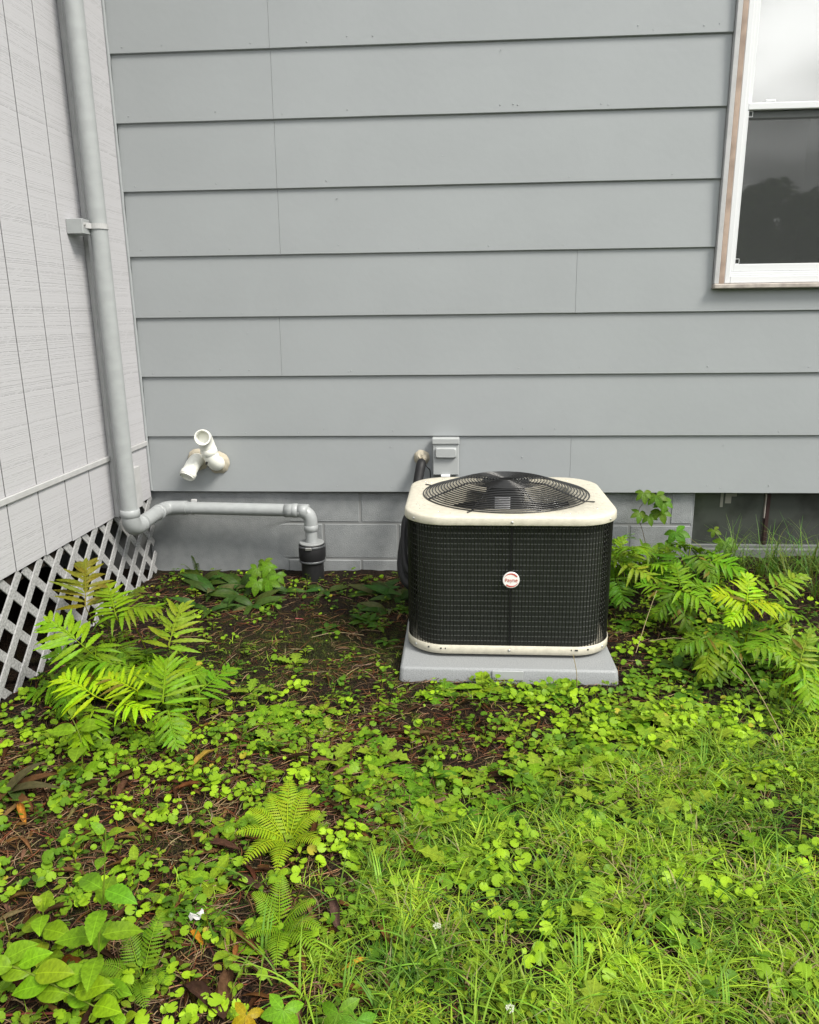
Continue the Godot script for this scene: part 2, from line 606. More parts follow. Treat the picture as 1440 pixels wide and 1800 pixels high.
# ---- ground: one sheet, fine near the house, coarse to the horizon
func build_ground() -> void:
	var xs := []
	var zs := []
	for v in [-220.0, -90.0, -40.0, -18.0, -9.0, -5.0, -3.2, -2.4]:
		xs.append(v)
	for i in 201:
		xs.append(-2.0 + i * 0.0225)
	for v in [2.7, 3.2, 5.0, 9.0, 18.0, 40.0, 90.0, 220.0]:
		xs.append(v)
	for v in [-220.0, -90.0, -40.0, -18.0, -9.0, -4.0, -1.5, -0.6]:
		zs.append(v)
	for i in 151:
		zs.append(-0.3 + i * 0.0225)
	for v in [3.3, 4.0, 5.0, 9.0, 18.0, 40.0, 90.0, 220.0]:
		zs.append(v)
	var soil := Color(0.034, 0.021, 0.012)
	var brown := Color(0.058, 0.032, 0.017)
	var moss := Color(0.040, 0.044, 0.008)
	var lawn := Color(0.045, 0.055, 0.014)
	var far := Color(0.05, 0.085, 0.018)
	var st := new_st()
	var V := []
	var K := []
	for z in zs:
		var row := []
		var kr := []
		for x in xs:
			row.append(Vector3(x, height(x, z), z))
			var c := soil.lerp(brown, litter_at(x, z))
			c = c.lerp(moss, moss_at(x, z) * 0.8)
			c = c.lerp(lawn, grass_at(x, z))
			c = c.lerp(far, sstep(2.8, 5.0, maxf(absf(x), z)))
			kr.append(c)
		V.append(row)
		K.append(kr)
	for i in zs.size() - 1:
		for j in xs.size() - 1:
			for q in [[0, 0], [1, 0], [1, 1], [0, 0], [1, 1], [0, 1]]:
				st.set_color(K[i + q[0]][j + q[1]])
				st.add_vertex(V[i + q[0]][j + q[1]])
	st.index()
	st.generate_normals()
	var g := part("ground", st.commit(), mats["soil"], self)
	g.set_meta("kind", "structure")
	g.set_meta("label", "dark damp soil of the yard, mossy near the wall and littered in front")

# ---- a lapped board: front leans back from the bottom lip
func board(x0: float, x1: float, y0: float, y1: float, z0 := 0.0) -> ArrayMesh:
	var st := new_st()
	st.set_smooth_group(-1)
	var b := 0.0025
	var n := maxi(1, int((x1 - x0) / 0.15))
	var prof := []
	for i in n + 1:
		var x := lerpf(x0, x1, float(i) / n)
		var w := 0.0010 * N2.get_noise_2d(x * 90, y0 * 700)
		var lean := 0.011 * (y1 - y0) / 0.29
		prof.append([Vector3(x, y0 + w, z0 - 0.013), Vector3(x, y0 + w, z0 - b), Vector3(x, y0 + w + b, z0), Vector3(x, y1 + 0.022, z0 - lean - 0.0006), Vector3(x, y1 + 0.022, z0 - lean - 0.014)])
	for i in n:
		for k in 4:
			quad(st, prof[i][k], prof[i + 1][k], prof[i + 1][k + 1], prof[i][k + 1])
	for i in [0, n]:
		var p: Array = prof[i]
		if i == 0:
			quad(st, p[0], p[1], p[2], p[3])
			tri(st, p[0], p[3], p[4])
		else:
			quad(st, p[3], p[2], p[1], p[0])
			tri(st, p[4], p[3], p[0])
	return done(st)

func build_house() -> void:
	var h := thing("gray_house", "blue-gray house wall of wide lapped boards over a painted block foundation", "house")
	var sp: Material = mats["siding_paint"]
	var edges := [0.444, 0.735, 1.039, 1.329, 1.618, 1.914, 2.213, 2.505, 2.80, 3.095, 3.39, 3.685, 3.98]
	var joints := {0: [0.561], 2: [-0.888], 3: [0.553], 4: [-0.864], 5: [-0.864], 6: [-0.864], 7: [-0.865], 8: [0.3]}
	var xl := -1.611
	var xr := 4.6
	for i in edges.size() - 1:
		var y0: float = edges[i]
		var y1: float = edges[i + 1]
		var cuts: Array = [xl] + joints.get(i, []) + [xr]
		for k in cuts.size() - 1:
			var a: float = cuts[k] + (0.0006 if k > 0 else 0.0)
			var b: float = cuts[k + 1] - 0.0006
			if y1 < 1.45 or y0 > 2.95 or b < 1.18:
				part("siding_board", board(a, b, y0, y1), sp, h)
			elif y0 < 1.434:   # notched under the sill
				part("siding_board", board(a, 1.184, y0, y1), sp, h)
				var st := new_st()
				st.append_from(board(1.184, 2.13, y0, 1.408), 0, Transform3D.IDENTITY)
				part("siding_board", st.commit(), sp, h)
				part("siding_board", board(2.13, b, y0, y1), sp, h)
			else:
				part("siding_board", board(a, 1.184, y0, y1), sp, h)
				part("siding_board", board(2.13, b, y0, y1), sp, h)
	# heads of the nails, painted over
	var st := new_st()
	for i in 9:
		for k in 26:
			var x := -1.55 + k * 0.2032 * rnd(0.8, 1.2)
			if x > 1.15 and i > 2:
				continue
			if R.randf() < 0.55:
				_dot(st, Vector3(x, edges[i] + rnd(0.018, 0.04), 0.0006 - 0.0012), rnd(0.002, 0.0038), 0.0018)
			if R.randf() < 0.12:
				_dot(st, Vector3(x, edges[i] + rnd(0.06, 0.26), -0.0062), rnd(0.0015, 0.003), 0.003)
	part("nail_heads", done(st), sp, h).set_meta("kind", "stuff")
	# caulk down the inside corner
	st = new_st()
	var pts := []
	var rr := []
	for i in 90:
		pts.append(Vector3(-1.6165 + 0.0015 * N2.get_noise_1d(i * 40.0), 0.45 + i * 0.04, 0.0015 + 0.001 * N2.get_noise_1d(i * 90.0)))
		rr.append(0.0078 + 0.002 * N2.get_noise_1d(i * 70.0 + 300))
	tube(st, pts, rr, 6, true)
	part("corner_caulk", done(st), mats["siding_paint"], h)
	# sheathing behind, open at the two windows
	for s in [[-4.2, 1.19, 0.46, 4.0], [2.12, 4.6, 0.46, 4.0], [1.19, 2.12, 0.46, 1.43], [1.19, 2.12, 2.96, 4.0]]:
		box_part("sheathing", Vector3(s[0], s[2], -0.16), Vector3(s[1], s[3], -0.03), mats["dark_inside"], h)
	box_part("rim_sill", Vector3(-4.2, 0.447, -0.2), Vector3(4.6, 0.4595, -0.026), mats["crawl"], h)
	# eave
	box_part("soffit", Vector3(-4.2, 3.99, -3.0), Vector3(4.8, 4.06, 0.32), mats["trim_paint"], h)
	box_part("fascia", Vector3(-4.2, 3.95, 0.322), Vector3(4.8, 4.14, 0.345), mats["trim_paint"], h)
	# foundation blocks
	var bm: Material = mats["block_paint"]
	var fz := -0.035
	var courses := [[0.272, 0.462, 0.0], [0.072, 0.262, 0.2], [-0.128, 0.062, 0.0]]
	for ci in 3:
		var c: Array = courses[ci]
		var x : float = -0.518 - 0.4 * 3 + c[2]
		while x < 4.6:
			var a : float = x + 0.005
			var b : float = x + 0.395
			x += 0.4
			if ci < 2 and a > 1.195 and b < 2.7:
				continue
			if ci < 2 and a < 1.195 and b > 1.195:
				b = 1.193
			if b - a < 0.05 or a < -1.63:
				continue
			var y0: float = c[0]
			box_part("foundation_block", Vector3(a, y0 if not (ci == 1 and a > 1.19) else 0.1, fz - 0.14), Vector3(b, c[1], fz + rnd(-0.0015, 0.0015)), bm, h, 0.004)
	box_part("mortar_bed", Vector3(-4.2, -0.13, fz - 0.13), Vector3(1.19, 0.446, fz - 0.0035), mats["mortar"], h)
	# smooth parging on the left half, its right edge ragged
	st = new_st()
	st.set_smooth_group(0)
	var grid := []
	for i in 24:
		var t := i / 23.0
		var y := lerpf(-0.1, 0.445, t)
		var xe := -0.925 + 0.03 * N2.get_noise_1d(i * 60.0) + (0.06 if y > 0.26 else -0.01) + (0.03 if y < 0.07 else 0.0)
		var row := []
		for k in 13:
			var x := lerpf(-1.66, xe, k / 12.0)
			row.append(Vector3(x, y, fz + (0.006 + 0.0025 * N1.get_noise_2d(x * 300, y * 300) if k < 12 else -0.004)))
		grid.append(row)
	skin(st, grid, false)
	part("parging", done(st), bm, h)
	# ragged mortar squeezed out under the siding
	st = new_st()
	pts = []
	rr = []
	for i in 60:
		pts.append(Vector3(-1.45 + i * 0.022, 0.437 + 0.004 * N2.get_noise_1d(i * 77.0), fz + 0.006))
		rr.append(maxf(0.0015, 0.005 + 0.006 * N2.get_noise_1d(i * 50.0 + 900)))
	tube(st, pts, rr, 6)
	part("mortar_bead", done(st), mats["mortar"], h)
	# basement window
	var bw := Node3D.new()
	bw.name = "basement_window"
	h.add_child(bw)
	bw.position = Vector3(0, 0, 0)
	box_part("jamb", Vector3(1.194, 0.14, -0.17), Vector3(1.205, 0.446, fz - 0.012), mats["block_paint"], bw)
	box_part("sill", Vector3(1.1935, 0.02, -0.17), Vector3(4.6, 0.143, fz + 0.004), mat("sill_concrete", lin(0.15, 0.155, 0.155), 0.8, 0.2), bw, 0.006)
	box_part("bottom_rail", Vector3(1.206, 0.1435, fz - 0.04), Vector3(2.7, 0.158, fz - 0.014), mats["sill_concrete"], bw)
	box_part("mullion", Vector3(1.565, 0.159, fz - 0.04), Vector3(1.584, 0.445, fz - 0.016), mat("rusty_frame", lin(0.035, 0.02, 0.018), 0.7, 0.3), bw)
	box_part("putty", Vector3(1.5595, 0.30, fz - 0.034), Vector3(1.5645, 0.44, fz - 0.018), mats["sill_trim"], bw, 0.001)
	box_part("pane", Vector3(1.206, 0.159, fz - 0.034), Vector3(1.559, 0.446, fz - 0.030), mats["dirty_glass"], bw, 0.0004)
	box_part("pane", Vector3(1.585, 0.159, fz - 0.034), Vector3(2.69, 0.446, fz - 0.030), mats["dirty_glass"], bw, 0.0004)
	# pale smears of old paint on the glass
	st = new_st()
	for s in [[1.338, 0.356, 1.352, 0.438], [1.362, 0.376, 1.392, 0.44], [1.392, 0.412, 1.418, 0.441]]:
		box(st, Vector3(s[2] - s[0], s[3] - s[1], 0.0006), at((s[0] + s[2]) / 2, (s[1] + s[3]) / 2, fz - 0.0292), 0.0002)
	part("old_paint_smears", done(st), mat("smear", lin(0.24, 0.235, 0.20), 0.8, 0.2), bw)
	build_window(h)

func _dot(st: SurfaceTool, c: Vector3, r: float, d: float) -> void:
	st.set_smooth_group(0)
	var loops := []
	for k in 3:
		var a := PI / 2 * k / 3.0
		loops.append(ring(c + Vector3(0, 0, d * sin(a)), Vector3.RIGHT, Vector3.UP, r * cos(a), 7))
	skin(st, loops)
	fan(st, loops[-1])

func build_window(h: Node3D) -> void:
	var w := Node3D.new()
	w.name = "window"
	h.add_child(w)
	var v: Material = mats["white_vinyl"]
	var x0 := 1.236
	var x1 := 2.07
	# outer trim: a grey channel and a weathered inner strip
	box_part("trim_channel", Vector3(1.1865, 1.4535, -0.02), Vector3(1.2085, 2.98, 0.020), mats["trim_paint"], w)
	box_part("weathered_casing", Vector3(1.2095, 1.4535, -0.02), Vector3(1.2345, 2.98, 0.013), mats["weathered_trim"], w)
	box_part("weathered_casing", Vector3(2.072, 1.4535, -0.02), Vector3(2.127, 2.98, 0.016), mats["weathered_trim"], w)
	box_part("weathered_casing", Vector3(1.1865, 2.981, -0.02), Vector3(2.127, 3.03, 0.018), mats["weathered_trim"], w)
	box_part("sill_trim", Vector3(1.184, 1.431, -0.03), Vector3(2.13, 1.4530, 0.036), mats["sill_trim"], w, 0.004)
	# vinyl frame: jambs, head, sill, each stepped
	box_part("frame_jamb", Vector3(x0, 1.455, -0.11), Vector3(x0 + 0.026, 2.96, 0.008), v, w, 0.003)
	box_part("frame_jamb", Vector3(x1 - 0.026, 1.455, -0.11), Vector3(x1, 2.96, 0.008), v, w, 0.003)
	box_part("frame_sill", Vector3(x0 + 0.027, 1.455, -0.11), Vector3(x1 - 0.027, 1.4875, 0.006), v, w, 0.003)
	box_part("frame_sill_step", Vector3(x0 + 0.027, 1.488, -0.11), Vector3(x1 - 0.027, 1.5075, -0.006), v, w, 0.003)
	box_part("frame_head", Vector3(x0 + 0.027, 2.93, -0.11), Vector3(x1 - 0.027, 2.96, 0.006), v, w, 0.003)
	# lower sash with its insect screen
	box_part("inner_stop", Vector3(x0 + 0.027, 1.508, -0.11), Vector3(x0 + 0.044, 2.93, -0.010), v, w, 0.002)
	box_part("inner_stop", Vector3(x1 - 0.044, 1.508, -0.11), Vector3(x1 - 0.027, 2.93, -0.010), v, w, 0.002)
	box_part("screen_frame", Vector3(1.2815, 1.509, -0.032), Vector3(2.025, 1.542, -0.016), v, w)
	box_part("screen_frame", Vector3(1.2815, 1.543, -0.032), Vector3(1.287, 2.196, -0.016), v, w, 0.001)
	box_part("screen_frame", Vector3(2.0195, 1.543, -0.032), Vector3(2.025, 2.196, -0.016), v, w, 0.001)
	box_part("insect_screen", Vector3(1.2872, 1.5425, -0.026), Vector3(2.019, 2.1965, -0.0252), mats["screen"], w, 0.0001)
	box_part("meeting_rail", Vector3(1.281, 2.197, -0.075), Vector3(2.025, 2.226, -0.012), v, w, 0.003)
	box_part("sash_latch", Vector3(1.355, 2.227, -0.05), Vector3(1.40, 2.240, -0.018), v, w, 0.004)
	box_part("top_track", Vector3(1.288, 2.168, -0.046), Vector3(2.018, 2.195, -0.034), mats["grey_box"], w, 0.001)
	var st := new_st()
	for c in [[1.287, 2.170], [1.287, 1.5435]]:
		for s in [[0.0, 0.0, 0.020, 0.002], [0.0, 0.021, 0.020, 0.023], [0.018, 0.0, 0.020, 0.023]]:
			box(st, Vector3(s[2] - s[0], s[3] - s[1], 0.002), at(c[0] + (s[0] + s[2]) / 2, c[1] + (s[1] + s[3]) / 2, -0.0235), 0.0004)
	part("screen_corner_clips", done(st), v, w)
	box_part("pane", Vector3(1.2812, 1.509, -0.06), Vector3(2.0245, 2.196, -0.056), mats["glass"], w, 0.0002)
	# upper sash
	box_part("upper_sash", Vector3(1.2812, 2.2265, -0.10), Vector3(1.302, 2.928, -0.035), v, w, 0.002)
	box_part("upper_sash", Vector3(2.004, 2.2265, -0.10), Vector3(2.0245, 2.928, -0.035), v, w, 0.002)
	box_part("upper_sash", Vector3(1.3025, 2.895, -0.10), Vector3(2.0035, 2.928, -0.035), v, w, 0.002)
	box_part("pane", Vector3(1.3022, 2.2268, -0.068), Vector3(2.0038, 2.8945, -0.064), mats["glass"], w, 0.0002)
	# a pale blind drawn half way down, the dark room behind
	box_part("roller_blind", Vector3(1.30, 2.215, -0.135), Vector3(2.01, 2.95, -0.133), mats["blind"], w, 0.0004)
	st = new_st()
	st.set_smooth_group(-1)
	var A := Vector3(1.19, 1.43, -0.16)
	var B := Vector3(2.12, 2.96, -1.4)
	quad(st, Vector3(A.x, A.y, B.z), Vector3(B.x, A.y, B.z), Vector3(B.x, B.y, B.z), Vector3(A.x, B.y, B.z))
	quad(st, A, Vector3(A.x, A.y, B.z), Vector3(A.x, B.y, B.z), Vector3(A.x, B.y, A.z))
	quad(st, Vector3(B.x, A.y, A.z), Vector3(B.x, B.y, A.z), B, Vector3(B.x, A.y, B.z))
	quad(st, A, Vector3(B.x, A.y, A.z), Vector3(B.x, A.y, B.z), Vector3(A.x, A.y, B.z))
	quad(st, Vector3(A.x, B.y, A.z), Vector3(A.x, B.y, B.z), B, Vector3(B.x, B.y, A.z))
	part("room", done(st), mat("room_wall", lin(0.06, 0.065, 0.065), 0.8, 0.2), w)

# ---- the projecting part on the left: grooved plywood
func build_extension() -> void:
	var x := thing("house_extension", "pale gray extension wall of vertically grooved rough plywood on the left", "house wall")
	var pm: Material = mats["plywood_paint"]
	var X := -1.622
	var gs := [0.001, 0.2215, 0.428, 0.635, 0.842, 1.049, 1.256, 1.463, 1.67, 1.877, 2.084, 2.291, 2.498, 2.705, 2.912, 3.12]
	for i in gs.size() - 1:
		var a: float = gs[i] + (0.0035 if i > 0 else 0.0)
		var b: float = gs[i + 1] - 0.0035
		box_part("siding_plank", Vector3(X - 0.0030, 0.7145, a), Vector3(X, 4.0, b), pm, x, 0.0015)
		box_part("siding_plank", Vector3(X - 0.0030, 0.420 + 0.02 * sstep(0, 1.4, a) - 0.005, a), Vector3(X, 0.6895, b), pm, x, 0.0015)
	box_part("backing", Vector3(X - 0.12, 0.432, 0.0), Vector3(X - 0.0035, 4.0, 3.12), mat("groove_shade", lin(0.07, 0.07, 0.07), 0.9, 0.2), x)  # dark backing colour stands in for shade inside the narrow vertical grooves
	box_part("drip_strip", Vector3(X - 0.008, 0.690, 0.004), Vector3(X + 0.010, 0.7140, 3.12), mats["trim_paint"], x, 0.002)
	box_part("end_wall", Vector3(-4.2, -0.1, 3.121), Vector3(X - 0.001, 4.0, 3.22), pm, x)
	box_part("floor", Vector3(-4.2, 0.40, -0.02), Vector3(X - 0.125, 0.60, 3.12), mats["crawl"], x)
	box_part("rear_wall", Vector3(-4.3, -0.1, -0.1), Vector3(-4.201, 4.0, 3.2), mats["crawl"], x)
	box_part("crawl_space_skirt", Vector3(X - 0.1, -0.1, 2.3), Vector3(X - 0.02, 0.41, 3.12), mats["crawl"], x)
	box_part("roof", Vector3(-4.4, 4.001, -0.2), Vector3(X + 0.28, 4.1, 3.5), mats["trim_paint"], x)
	# the furring strip behind the downspout and a short cleat
	box_part("furring_strip", Vector3(X + 0.0005, 0.42, 0.372), Vector3(X + 0.020, 4.0, 0.437), mats["trim_paint"], x)
	box_part("cleat", Vector3(X + 0.0005, 0.41, 0.165), Vector3(X + 0.026, 0.616, 0.232), mats["trim_paint"], x)

func build_lattice() -> void:
	var l := thing("lattice_skirt", "pale gray wooden lattice skirt closing the gap below the extension", "lattice")
	var lm: Material = mats["lattice_paint"]
	var y0 := -0.06
	var y1 := 0.424
	var zmin := 0.0
	var zmax := 2.3
	for layer in 2:
		var sg: float = 1.0 if layer == 0 else -1.0     # front slats rise away from the viewer
		var k := -6
		while k < 22:
			var zt := 0.462 + k * 0.155 - (0.0 if layer == 0 else 0.04)     # z at the top edge
			k += 1
			# direction along the slat: (y, z) = (-1, sg)
			var za := zt
			var zb := zt + sg * (y1 - y0)
			var ta := 0.0
			var tb := 1.0
			# clip to the panel's ends
			for lim in [[zmin, 1.0], [zmax, -1.0]]:
				var fa: float = (za - lim[0]) * lim[1]
				var fb: float = (zb - lim[0]) * lim[1]
				if fa < 0 and fb < 0:
					tb = -1.0
				elif fa < 0:
					ta = maxf(ta, fa / (fa - fb))
				elif fb < 0:
					tb = minf(tb, fa / (fa - fb))
			if tb - ta < 0.06:
				continue
			var p := Vector3(0, lerpf(y1, y0, ta), lerpf(za, zb, ta))
			var q := Vector3(0, lerpf(y1, y0, tb), lerpf(za, zb, tb))
			var c := (p + q) / 2
			var ln := p.distance_to(q)
			var bs := Basis(Vector3.RIGHT, -sg * PI / 4 + rnd(-0.012, 0.012))
			var o := part("slat", box_mesh(Vector3(0.006, ln, 0.036 + rnd(-0.001, 0.001)), 0.001), lm, l, Transform3D(bs, Vector3(-1.628 - 0.0065 * layer + rnd(-.0004, .0004), c.y, c.z)))
	# top ledger just behind
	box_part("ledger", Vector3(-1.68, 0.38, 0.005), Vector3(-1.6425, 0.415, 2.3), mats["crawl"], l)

# ---- the air conditioner
func build_condenser() -> void:
	var pd := thing("equipment_pad", "gray plastic equipment pad under the air conditioner, sunk in weeds", "pad", Vector3(0.188, 0, 0.775))
	var st := new_st()
	var loops := []
	for s in [[0.412, 0.428, -0.03], [0.4065, 0.4215, 0.036], [0.403, 0.418, 0.0425], [0.397, 0.412, 0.0455]]:
		loops.append(rrect(0, 0, s[0], s[1], 0.02, s[2], 5))
	skin(st, loops)
	fan(st, loops[-1])
	part("slab", done(st), mats["pad"], pd)
	box_part("moulded_tab", Vector3(-0.06, 0.004, 0.424), Vector3(0.055, 0.041, 0.4285), mats["grey_box"], pd, 0.001)

	var cx := 0.196
	var cz := 0.752
	var hx := 0.402
	var hz := 0.352
	var a := thing("air_conditioner", "black and cream outdoor air conditioner condenser with round fan guard on top", "air conditioner", Vector3(cx, 0, cz))
	var cream: Material = mats["cream_steel"]
	# base pan
	st = new_st()
	loops = [rrect(0, 0, hx - 0.03, hz - 0.03, 0.13, 0.049), rrect(0, 0, hx - 0.006, hz - 0.006, 0.15, 0.0595), rrect(0, 0, hx - 0.004, hz - 0.004, 0.15, 0.0615), rrect(0, 0, hx - 0.004, hz - 0.004, 0.15, 0.095), rrect(0, 0, hx - 0.006, hz - 0.006, 0.148, 0.096), rrect(0, 0, hx - 0.0065, hz - 0.0065, 0.1475, 0.082), rrect(0, 0, hx - 0.045, hz - 0.045, 0.125, 0.078)]
	skin(st, loops)
	part("base_pan", done(st), cream, a)
	# holes and slots in the base rail
	st = new_st()
	for hxo in [[-0.31, 0.007], [-0.262, 0.007], [-0.245, 0.004], [0.30, 0.007], [0.255, 0.012], [0.236, 0.004]]:
		var zf := hz - 0.0036
		var ex := absf(hxo[0]) - (hx - 0.004 - 0.15)
		if ex > 0:
			zf = (hz - 0.004 - 0.15) + sqrt(maxf(0, 0.15 * 0.15 - ex * ex)) + 0.0006
		box(st, Vector3(hxo[1], 0.006, 0.0016), at(hxo[0], 0.082, zf), 0.0004)
	part("base_slots", done(st), mats["ink"], a)
	# coil core
	st = new_st()
	loops = [rrect(0, 0, hx - 0.040, hz - 0.040, 0.13, 0.079), rrect(0, 0, hx - 0.040, hz - 0.040, 0.13, 0.578)]
	skin(st, loops)
	part("coil", done(st), mats["coil"], a)
	# fine fins of the coil
	st = new_st()
	var per := rrect(0, 0, hx - 0.0385, hz - 0.0385, 0.13, 0, 14)
	var lens := [0.0]
	for i in per.size():
		lens.append(lens[-1] + (per[i] as Vector3).distance_to(per[(i + 1) % per.size()]))
	var walk := func(loop: Array, ll: Array, s: float) -> Array:
		for i in loop.size():
			if s <= ll[i + 1]:
				var p: Vector3 = loop[i]
				var q: Vector3 = loop[(i + 1) % loop.size()]
				var d := (q - p).normalized()
				return [p.lerp(q, (s - ll[i]) / (ll[i + 1] - ll[i])), Vector3(d.z, 0, -d.x)]
		return [loop[0], Vector3.RIGHT]
	# horizontal wires of the guard
	st = new_st()
	for k in 23:
		var y := 0.112 + k * 0.0205
		var lp := rrect(0, 0, hx - 0.0135, hz - 0.0135, 0.142, y, 9)
		var l2 := []
		for dy in [[0.0, 0.0012], [0.0012, 0.0], [0.0, -0.0012], [-0.0012, 0.0]]:
			var row := []
			for i in lp.size():
				var p: Vector3 = lp[i]
				var n := Vector3(p.x, 0, p.z).normalized()
				row.append(p + n * dy[0] + Vector3(0, dy[1], 0))
			l2.append(row)
		l2.append(l2[0])
		skin(st, l2)
	var gw := part("horizontal_guard_wires", done(st), mats["tube_rod"], a)
	gw.set_meta("kind", "stuff")
	# upright wires, evenly spaced all round
	st = new_st()
	per = rrect(0, 0, hx - 0.010, hz - 0.010, 0.145, 0, 14)
	lens = [0.0]
	for i in per.size():
		lens.append(lens[-1] + (per[i] as Vector3).distance_to(per[(i + 1) % per.size()]))
	var nw := int(lens[-1] / 0.0128)
	for k in nw:
		var w: Array = walk.call(per, lens, lens[-1] * (k + 0.5) / nw)
		var p: Vector3 = w[0]
		tube(st, [p + Vector3(0, 0.083, 0), p + Vector3(0, 0.582, 0)], 0.0022, 6, false)
	gw = part("upright_guard_wires", done(st), mats["black_wire"], a)
	gw.set_meta("kind", "stuff")
	# wider rib at the middle of the front and the service panel on the left rear
	box_part("middle_rib", Vector3(-0.0025, 0.094, hz - 0.012), Vector3(0.0025, 0.582, hz - 0.0055), mats["black_steel"], a, 0.001)
	box_part("service_panel", Vector3(-hx + 0.001, 0.098, -0.30), Vector3(-hx + 0.018, 0.580, 0.135), mats["black_steel"], a, 0.006)
	# top cover with a round hole
	st = new_st()
	var nrim := 44
	var out_loop := func(dx: float, r: float, y: float) -> Array:
		return rrect(0, 0, hx + dx, hz + dx, r, y, 10)
	loops = [out_loop.call(-0.012, 0.15, 0.578), out_loop.call(0.004, 0.165, 0.577), out_loop.call(0.005, 0.166, 0.579), out_loop.call(0.004, 0.165, 0.602), out_loop.call(0.0, 0.161, 0.608), out_loop.call(-0.008, 0.155, 0.611), out_loop.call(-0.03, 0.145, 0.6125)]
	var hole := []
	var hole2 := []
	var hole3 := []
	for p in loops[-1]:
		var n := Vector3(p.x / (hx - 0.03), 0, p.z / (hz - 0.03))
		n = Vector3(n.x, 0, n.z).normalized()
		hole.append(Vector3(n.x * 0.306, 0.614, n.z * 0.300))
		hole2.append(Vector3(n.x * 0.294, 0.604, n.z * 0.288))
		hole3.append(Vector3(n.x * 0.288, 0.520, n.z * 0.282))
	loops += [hole, hole2, hole3]
	skin(st, loops)
	part("top_cover", done(st), cream, a)
	# fan guard: concentric wires over a shallow dome
	var gd := Node3D.new()
	gd.name = "fan_guard"
	a.add_child(gd)
	gd.position = Vector3(-0.004, 0, -0.010)
	var dome := func(r: float) -> float:
		return 0.6165 + 0.054 * (1.0 - clampf((r - 0.17) / 0.168, 0, 1)) + 0.004 * (1.0 - clampf(r / 0.2, 0, 1))
	var rx := func(r: float, t: float) -> Vector3:
		return Vector3(cos(t) * r, dome.call(r), sin(t) * r * 0.97)
	var rr := 0.338
	while rr > 0.03:
		st = new_st()
		var l2 := []
		for q in 5:
			var qa := TAU * q / 5
			var row := []
			for j in 56:
				var t := TAU * j / 56
				var c: Vector3 = rx.call(rr, t)
				row.append(c + Vector3(cos(t), 0, sin(t)) * (cos(qa) * (0.0026 if rr > 0.19 else 0.0019)) + Vector3(0, sin(qa) * (0.0026 if rr > 0.19 else 0.0019), 0))
			l2.append(row)
		l2.append(l2[0])
		skin(st, l2)
		part("guard_ring", done(st), mats["black_wire"], gd)
		rr -= 0.0122
	for k in 8:
		var t := TAU * (k + 0.5) / 8 + 0.05
		for off in [-0.014, 0.014]:
			st = new_st()
			var pts := []
			for i in 13:
				var r := lerpf(0.05, 0.338, i / 12.0)
				pts.append(rx.call(r, t + off * 0.12 / r) + Vector3(0, -0.0035, 0))
			if k % 2 == 0:
				pts.append(rx.call(0.352, t) + Vector3(0, -0.001, 0))
				pts.append(rx.call(0.372, t) + Vector3(0, 0.0005, 0))
			tube(st, pts, 0.0027, 6)
			part("guard_spoke", done(st), mats["black_wire"], gd)
	st = new_st()
	var pl := [ring(Vector3(0, 0.6655, 0), Vector3.RIGHT, Vector3.BACK, 0.098, 32), ring(Vector3(0, 0.6675, 0), Vector3.RIGHT, Vector3.BACK, 0.095, 32)]
	skin(st, pl)
	fan(st, pl[1])
	fan(st, pl[0])
	part("guard_plate", done(st), mats["black_steel"], gd)
	# motor hanging under the guard
	st = new_st()
	pl = []
	for s in [[0.03, 0.664], [0.072, 0.662], [0.078, 0.655], [0.078, 0.542], [0.070, 0.534], [0.02, 0.53]]:
		pl.append(ring(Vector3(-0.004, s[1], -0.01), Vector3.RIGHT, Vector3.BACK, s[0], 28))
	skin(st, pl)
	fan(st, pl[-1])
	var mo := part("fan_motor", done(st), mats["black_steel"], a)
	# its white label, bent round the barrel
	st = new_st()
	pl = [[], []]
	for j in 9:
		var t := lerpf(1.38, 2.2, j / 8.0)
		for q in 2:
			pl[q].append(Vector3(-0.004 + cos(t) * 0.0788, 0.556 + 0.060 * q, -0.01 + sin(t) * 0.0788))
	skin(st, pl, false)
	part("motor_label", done(st), mats["label_white"], mo)
	for k in 3:
		st = new_st()
		var t0 := TAU * k / 3 + 0.5
		var rows := []
		for i in 7:
			var r := lerpf(0.05, 0.272, i / 6.0)
			var row := []
			for j in 7:
				var u := j / 6.0 - 0.5
				var t := t0 + u * lerpf(0.7, 1.15, i / 6.0)
				row.append(Vector3(-0.004 + cos(t) * r, 0.545 - u * 0.06, -0.01 + sin(t) * r))
			rows.append(row)
		skin(st, rows, false)
		part("fan_blade", done(st), mats["black_steel"], a)
	# screws round the rails
	for s in [[0.0, 0.590, hz + 0.005], [0.0, 0.078, hz - 0.0035], [-0.372, 0.590, 0.288], [0.372, 0.590, 0.288], [-0.362, 0.078, 0.275], [0.362, 0.078, 0.275]]:
		st = new_st()
		var n := Vector3(0, 0, 1) if s[0] == 0.0 else Vector3(signf(s[0]) * 0.75, 0, 0.66).normalized()
		var u := Vector3.UP.cross(n)
		var c := Vector3(s[0], s[1], s[2])
		if s[0] != 0.0:
			var hh: float = hx + 0.0045 if s[1] > 0.3 else hx - 0.0035
			var hv: float = hz + 0.0045 if s[1] > 0.3 else hz - 0.0035
			var rd := 0.1655 if s[1] > 0.3 else 0.15
			c = Vector3(signf(s[0]) * (hh - rd), s[1], hv - rd) + n * rd
		pl = [ring(c, u, Vector3.UP, 0.0052, 10), ring(c + n * 0.0022, u, Vector3.UP, 0.0046, 10), ring(c + n * 0.0034, u, Vector3.UP, 0.0025, 10)]
		skin(st, pl)
		fan(st, pl[-1])
		part("screw", done(st), mats["steel"], a)
	# beads of rain on the cover
	st = new_st()
